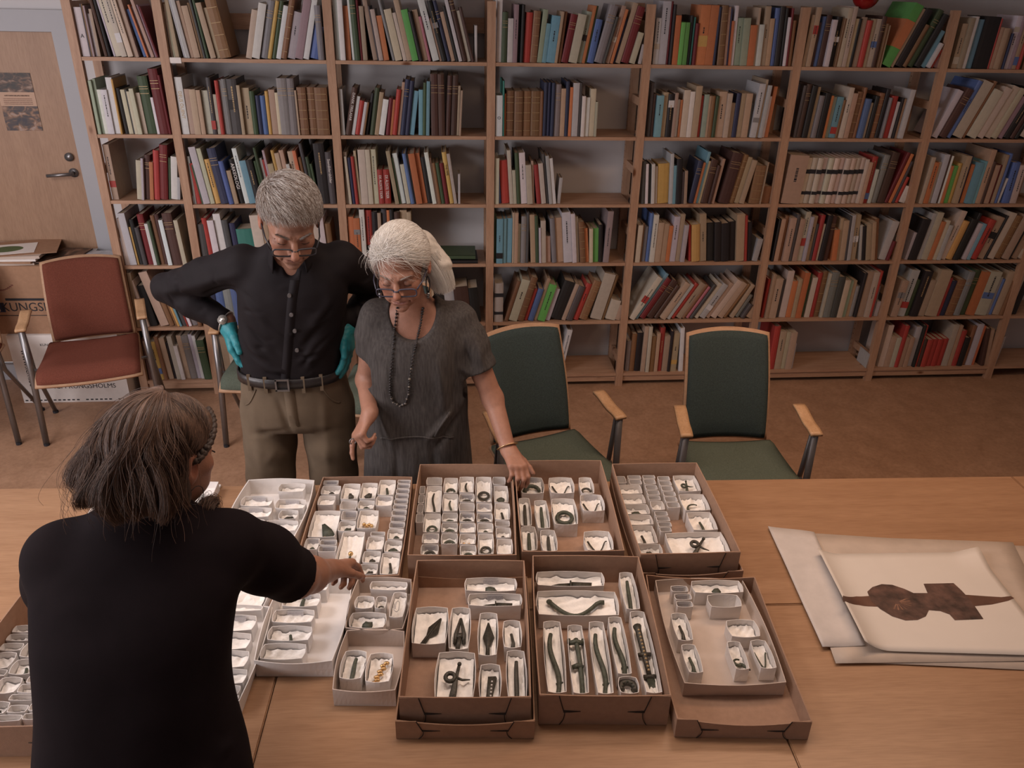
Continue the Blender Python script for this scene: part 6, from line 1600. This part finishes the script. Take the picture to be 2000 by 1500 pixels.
    for d in roots:
        tgt = knot+r.normal(size=3)*np.array([.03, .015, .03]); p0_ = skull(d, .004); pts = []
        for s_ in np.linspace(0, .9, 11):
            q = p0_*(1-s_)+tgt*s_; dq = (q-SK_C)/SK_R; nn = np.linalg.norm(dq); dq = dq/nn
            sur = skull(dq, .011+.006*math.sin(s_*math.pi)+.003*r.rand()*s_)
            pts.append(H.P(*sur))
        P.append(np.array(pts))
    A = [H.loc(x[None])[0] for x in (tailA, tailB, tailC)]
    for _ in range(4200):
        a = r.uniform(0, 2*math.pi); rr = .058*math.sqrt(r.rand()); o1 = np.array([math.cos(a)*rr, math.sin(a)*rr, rr*.3]); st = A[0]+o1*.75+np.array([.022, -.0, .035]); ln = r.uniform(.8, 1.1)
        ctrl = [st, A[0]+o1, A[1]+o1*.9, A[2]+o1*.7+(A[2]-A[1])*(ln-.8)]; pts = []
        for t in np.linspace(0, 1, 11):
            w_ = [(1-t)**3, 3*t*(1-t)**2, 3*t*t*(1-t), t**3]; pts.append(H.P(*sum(w*c_ for w, c_ in zip(w_, ctrl))))
        P.append(np.array(pts))
    for _ in range(40):  # stray wisps by the image-left temple
        s0 = skull(np.array([.93, .1, .2])+r.normal(size=3)*.12, .004); dr = np.array([.35, -.2, -1.])+r.normal(size=3)*.35; dr /= np.linalg.norm(dr)
        P.append(np.array([H.P(*(s0+dr*.06*t+np.array([.010*math.sin(3*t), 0, 0]))) for t in np.linspace(0, 1, 11)]))
    strands('hair_strands', P, .00038, hair_mat('white_hair', [(0, (.42, .37, .32)), (.4, (.66, .62, .57)), (1, (.88, .87, .84))], .42), hair, .5)
    for x in (.40, .55): MB().sphere((x, -2.05, .045), 1, 14, 8, (.042, .12, .045)).build('shoe', 'ink', body, True)
    return body
WOMAN = woman()

# ---- the woman with her back to the camera --------------------------------------------------------------------------
def pointer():
    # head seen from behind, turned to her right
    H = Head((.012, -3.215, 1.505), frame(math.pi-.62+2*.62-.62*1.0, .30, .0), .99)
    yaw = math.atan2(.42, -.91)
    H.R = frame(math.pi-.50, .26, 0.)
    shL, shR = np.array((-.200, -3.285, 1.325)), np.array((.125, -3.265, 1.325))
    elR, wrR = np.array((.215, -3.125, 1.105)), np.array((.262, -2.955, .985))
    elL, wrL = np.array((-.255, -3.225, 1.115)), np.array((-.09, -3.10, 1.03))
    base = (.33, .155, .095)
    S = Sdf((-.40, -3.78, -.01), (.42, -2.70, 1.68), .0036)
    S.loft([(.80, -.035, -3.53, .165, .11), (.97, -.035, -3.50, .16, .105), (1.12, -.04, -3.435, .145, .095), (1.25, -.04, -3.37, .155, .09), (1.33, -.035, -3.31, .15, .075), (1.38, -.03, -3.28, .1, .055), (1.41, -.028, -3.265, .055, .045)], .02)
    S.cap((-.028, -3.27, 1.37), H.P(0, -.03, -.065), .052, .050, .03); H.carve(S, .98, .98)
    S.chain([shL, elL, wrL], [.052, .042, .028], .02); S.chain([shR, elR, elR+(wrR-elR)*.4, wrR], [.052, .045, .042, .027], .02)
    for x0_, x1_ in ((-.115, -.12), (.045, .05)): S.chain([(x0_, -3.54, .84), (x1_, -3.62, .46), (x1_, -3.63, .06)], [.09, .058, .04], .02)
    ti = np.array(J(690, 1098, -2.80)); d_ = np.array((.03, .10, -.055))
    hand(S, wrR, d_, (.15, -.35, -.9), 1 if False else -1, 1.0, ((.45, .55, .35), (.8, 1.15, .8), (.9, 1.2, .8), (.95, 1.2, .8)), None, (.8, .3, .5), spread=.05)
    hand(S, wrL, (.16, .08, -.10), (0, .3, -1), 1, .95, (.3, .35, .4, .45), None, (.7, .6, .3))
    V, F = S.mesh(); c = H.paint(V, base, (.32, .12, .1)); body = np_mesh('person', V, F, SKIN, None, c)
    tag(body, 'brown-haired woman in black T-shirt seen from behind, pointing into a tray', 'person')
    S = Sdf((-.42, -3.80, .80), (.42, -2.95, 1.47), .0048)
    S.loft([(.82, -.036, -3.545, .212, .145), (.90, -.036, -3.53, .208, .140), (.97, -.036, -3.505, .200, .132), (1.06, -.042, -3.465, .186, .122), (1.15, -.045, -3.425, .180, .120), (1.24, -.042, -3.375, .190, .118), (1.31, -.037, -3.325, .196, .104), (1.36, -.033, -3.29, .168, .082), (1.40, -.03, -3.27, .105, .062), (1.43, -.028, -3.26, .07, .055)], .03, p=2.4)
    for sh, el, t_, r0, r1 in ((shL, elL, .88, .070, .060), (shR, elR, .93, .072, .066)):
        e = sh+(el-sh)*t_; S.chain([sh+(0, 0, -.012), (sh+e)/2, e], [r0, .068, r1], .04); dn = (el-sh)/np.linalg.norm(el-sh)
        g = S._reg(e-.12, e+.12, 0); sl, X, Y, Z = g
        pe = ((X-e[0])*dn[0]+(Y-e[1])*dn[1]+(Z-e[2])*dn[2]); rr = np.sqrt((X-e[0])**2+(Y-e[1])**2+(Z-e[2])**2)
        S.d[sl] = np.where((rr < .11) & (pe > -.02), np.maximum(S.d[sl], pe), S.d[sl]); S.cap(e+dn*.03, e-dn*.02, .054, .046, 0, 's')
    S.cap((-.028, -3.255, 1.38), (-.02, -3.235, 1.5), .060, .066, .006, 's')
    S.cut((0, 0, .83), (0, 0, -1))
    V, F = S.mesh(); V = relax(V, F, 2); N = vnormals(V, F)
    for (a, b, dp, wd) in (((-.15, -3.42, 1.30), (.10, -3.42, 1.25), .005, .018), ((-.10, -3.46, 1.25), (.12, -3.42, 1.20), -.005, .014), ((.0, -3.5, 1.2), (.14, -3.40, 1.20), .006, .012), ((-.2, -3.5, 1.10), (.13, -3.52, 1.06), -.006, .014), ((-.2, -3.56, 1.03), (.15, -3.58, 1.02), .007, .014), ((-.19, -3.58, .99), (.0, -3.62, .965), -.007, .012), ((.15, -3.52, 1.04), (.0, -3.60, .98), .007, .012), ((-.2, -3.6, .94), (.16, -3.62, .95), .007, .012), ((.10, -3.34, 1.32), (.12, -3.39, 1.2), -.006, .012), ((.14, -3.30, 1.30), (.2, -3.2, 1.17), .005, .014), ((-.18, -3.33, 1.30), (-.16, -3.42, 1.15), -.006, .012)):
        V = crease(V, N, a, b, dp, wd)
    V = V+N*(waves(V, 31, 26, 7, (.5, 1, 1))*.0032)[:, None]
    sh_ = np_mesh('t_shirt', V, F, cloth_mat('black_jersey', (.0105, .0068, .0080), .9, 900, .2, .1, spec=.1), body)
    bt = BVHTree.FromPolygons(V.tolist(), F.tolist())
    # neckband and sleeve hems
    nb_ = []
    for i in range(36):
        a = 2*math.pi*i/36; nb_.append((-.027+.066*math.cos(a), -3.258+.062*math.sin(a), 1.412+.010*math.sin(a)))
    MB().tube(nb_, .006, 6, closed=True).build('neckband', sh_.data.materials[0], sh_, True)
    # dark trousers
    S = Sdf((-.3, -3.85, -.01), (.26, -3.35, .96), .008); S.loft([(.74, -.036, -3.56, .20, .135), (.85, -.036, -3.545, .198, .135), (.92, -.036, -3.525, .19, .128)], .03)
    for x0_, x1_ in ((-.125, -.13), (.055, .06)): S.chain([(x0_, -3.56, .80), (x1_, -3.62, .46), (x1_, -3.63, .08)], [.105, .08, .07], .03)
    V, F = S.mesh(); np_mesh('trousers', relax(V, F, 2), F, cloth_mat('dark_denim', (.02, .022, .032), .9, 700, .2), body)
    for x in (-.13, .06): MB().sphere((x, -3.58, .045), 1, 14, 8, (.042, .12, .045)).build('shoe', 'ink', body, True)
    # hair: bob with flared waves
    def vol(d, s):  # outward direction (head plan), position 0..1 from crown to tips
        return 0
    hm = mat('brown_hair_base', (.050, .031, .022), .6, .35, 60, .5, 90)
    # guides: start on the crown, run down over the skull, flare out at the tips
    up = np.array([0, 0, 1.])
    ctr = H.P(0, -.016, .034); fdir = H.R[:, 1].copy(); fdir[2] = 0; fdir /= np.linalg.norm(fdir); side = np.array([fdir[1], -fdir[0], 0])
    crown = H.P(.012, -.01, .125)
    def guide(ang, lng, out, ph, wave, n=16, start=0.):
        """ang around the head from behind (0) , + towards her right cheek"""
        b = -fdir*math.cos(ang)+side*math.sin(ang); pts = []
        for t in np.linspace(start, 1, n):
            th = min(1.72, t*2.2)                       # polar angle over the skull
            rx = .098+.012*math.cos(ang)**2; rz = .104
            if t*2.2 <= 1.5: p = ctr+b*rx*math.sin(th)*(1+out*.1)+up*rz*math.cos(th)+fdir*.03*math.cos(th)**2-up*.016*math.cos(th)
            else:
                q = (t*2.2-1.5)/(.7); p = ctr+b*(rx*1.0*(1+out*.1)+.045*out*math.sin(min(1., q*1.1)*math.pi*.5)-.025*max(0, q-.75)*4*.35)+up*(rz*math.cos(1.5)-lng*q)
            wv = wave*min(1, t*1.3)*math.sin(9*t+ph); pts.append(p+np.cross(b, up)*wv+b*wave*.5*math.cos(8*t+ph*1.7)*t)
        L = H.loc(np.array(pts)); q = np.linalg.norm((L-SK_C)/(SK_R+.013), axis=1); L = np.where((q < 1)[:, None], SK_C+(L-SK_C)/q[:, None], L)
        return H.c+(L*H.k)@H.R.T
    A = np.linspace(-2.3, 1.16, 48); nG = 15
    G = np.array([[guide(a, .102+.010*math.sin(5*a), .35+.5*max(0, -math.sin(a)), 3*a, .004, nG, .02)] for a in A])[:, 0]
    v = G.reshape(-1, 3).copy(); rr_ = np.random.RandomState(6)
    mbh = MB(); nA = len(A); inner = []
    for i in range(nA):
        for j in range(nG):
            c_ = ctr+up*min(0, (G[i, j]-ctr)[2])*1.0; inner.append(c_+(G[i, j]-c_)*(.86 if j > 2 else .93))
    f = [(i*nG+j, i*nG+j+1, (i+1)*nG+j+1, (i+1)*nG+j) for i in range(nA-1) for j in range(nG-1)]
    N0 = nA*nG; f += [tuple(N0+x for x in reversed(q)) for q in f]
    edge = [(i*nG+nG-1, (i+1)*nG+nG-1) for i in range(nA-1)]+[(j+1, j) for j in range(nG-1)]+[((nA-1)*nG+j, (nA-1)*nG+j+1) for j in range(nG-1)]
    f += [(a, b, N0+b, N0+a) for a, b in edge]
    hair = mbh.add(list(v)+inner, f).build('hair', hm, body, True)
    P = []; r = np.random.RandomState(12)
    for _ in range(12000):
        a = r.uniform(-2.3, 1.16); lock = round(a*7)/7.; al = a*.45+lock*.55
        g_ = guide(al+r.normal()*.015, .098+.012*r.rand()-.006+.008*math.sin(lock*9), .4+.45*max(0, -math.sin(al))+.16*r.normal()+.25*math.sin(lock*11), lock*5+r.normal()*.25, (.012+.006*r.rand()), 16, r.uniform(0.0, .12))
        P.append(g_+np.outer(np.linspace(.004, .012, 16), (g_[8]-ctr)/np.linalg.norm(g_[8]-ctr))*r.uniform(.3, 1.1))
    for _ in range(120):
        a = r.uniform(-2.2, 1.1); g_ = guide(a, .098+.02*r.rand(), .9+.5*r.rand()*(a < -.6), r.uniform(0, 6), .014, 16, .05); P.append(g_+np.outer(np.linspace(.0, .03, 16), r.normal(size=3)*.6+(g_[10]-ctr)*4))
    # hair of the front right, drawn back over the temple into the braid
    def okc(d): return (d[1] < .70 and d[2] > .30-.0*d[0]) or (d[1] < .55 and d[2] > -.1) or (d[1] < .15 and d[2] > -.5)
    S = Sdf(H.c-.2, H.c+.2, .0045); S.ell(H.P(*SK_C), (SK_R+.007)*H.k, 0, 'u', H.R); V, F = S.mesh(); D = (H.loc(V)-SK_C)/SK_R; D /= np.linalg.norm(D, axis=1)[:, None]
    keep = np.array([okc(d) for d in D]); fk = keep[F].all(1); used = np.unique(F[fk]); mp_ = -np.ones(len(V), int); mp_[used] = np.arange(len(used))
    np_mesh('hair_cap', V[used], mp_[F[fk]], hm, hair)
    for _ in range(2600):
        a0 = r.uniform(.05, 1.0); st = np.array((.10+.25*r.rand(), .85-1.0*a0, .80)); en = np.array((.95, .55-.75*a0+.1*r.normal(), .12-.35*a0)); q = []
        for t in np.linspace(0, 1, 16):
            dq = st*(1-t)+en*t; dq /= np.linalg.norm(dq); q.append(H.P(*skull(dq, .008+.006*math.sin(t*math.pi)+.003*math.sin(9*t+a0*12))))
        P.append(np.array(q))
    # curl under her cheek
    for _ in range(420):
        c_ = H.P(.062, .055, -.118)+r.normal(size=3)*.006+side*r.normal()*.008; q = []; a0 = r.uniform(0, .5); rad = .012+.011*r.rand()
        for t in np.linspace(0, 1, 16):
            an = 3.4-a0-4.6*t; q.append(c_+fdir*rad*math.cos(an)*1.0+up*rad*math.sin(an)*.8+side*(.02*(1-t)-.01))
        P.append(np.array(q))
    strands('hair_strands', P, .00046, hair_mat('brown_hair', [(0, (.034, .017, .010)), (.45, (.085, .044, .027)), (.8, (.15, .084, .052)), (1, (.26, .15, .095))], .5), hair, .45)
    # braid running down behind the temple on her right
    for s_ in (0, 1, 2):
        pts = []
        for t in np.linspace(0, 1, 40):
            dq = np.array((.42, .80, .55))*(1-t)+np.array((1., .05, -.30))*t; dq /= np.linalg.norm(dq); c_ = H.P(*skull(dq, .012)); ph = t*24+s_*2.09
            pts.append(c_+fdir*.007*math.cos(ph)+side*.004*math.sin(2*ph)+up*.0)
        MB().tube(pts, .0062, 7).build('braid_strand', hm, hair, True)
    # hoop earring
    p0_ = H.P(.086, -.004, -.062); MB().tube([tuple(p0_+fdir*.019*math.cos(t*math.pi/14)+up*(.019*math.sin(t*math.pi/14)-.004)) for t in range(28)], .0008, 5, closed=True).build('hoop_earring', 'ink', body, True)
    MBl = MB(); MBl.tube([H.P(.031+.016*math.sin(a), .086+.004*math.cos(a), -.007) for a in np.linspace(-1.2, 1.4, 8)], .0016, 5); MBl.build('eyelashes', mat('lash_black', (.02, .012, .01), .7), body, True)['kind'] = 'stuff'
    return body
POINTER = pointer()
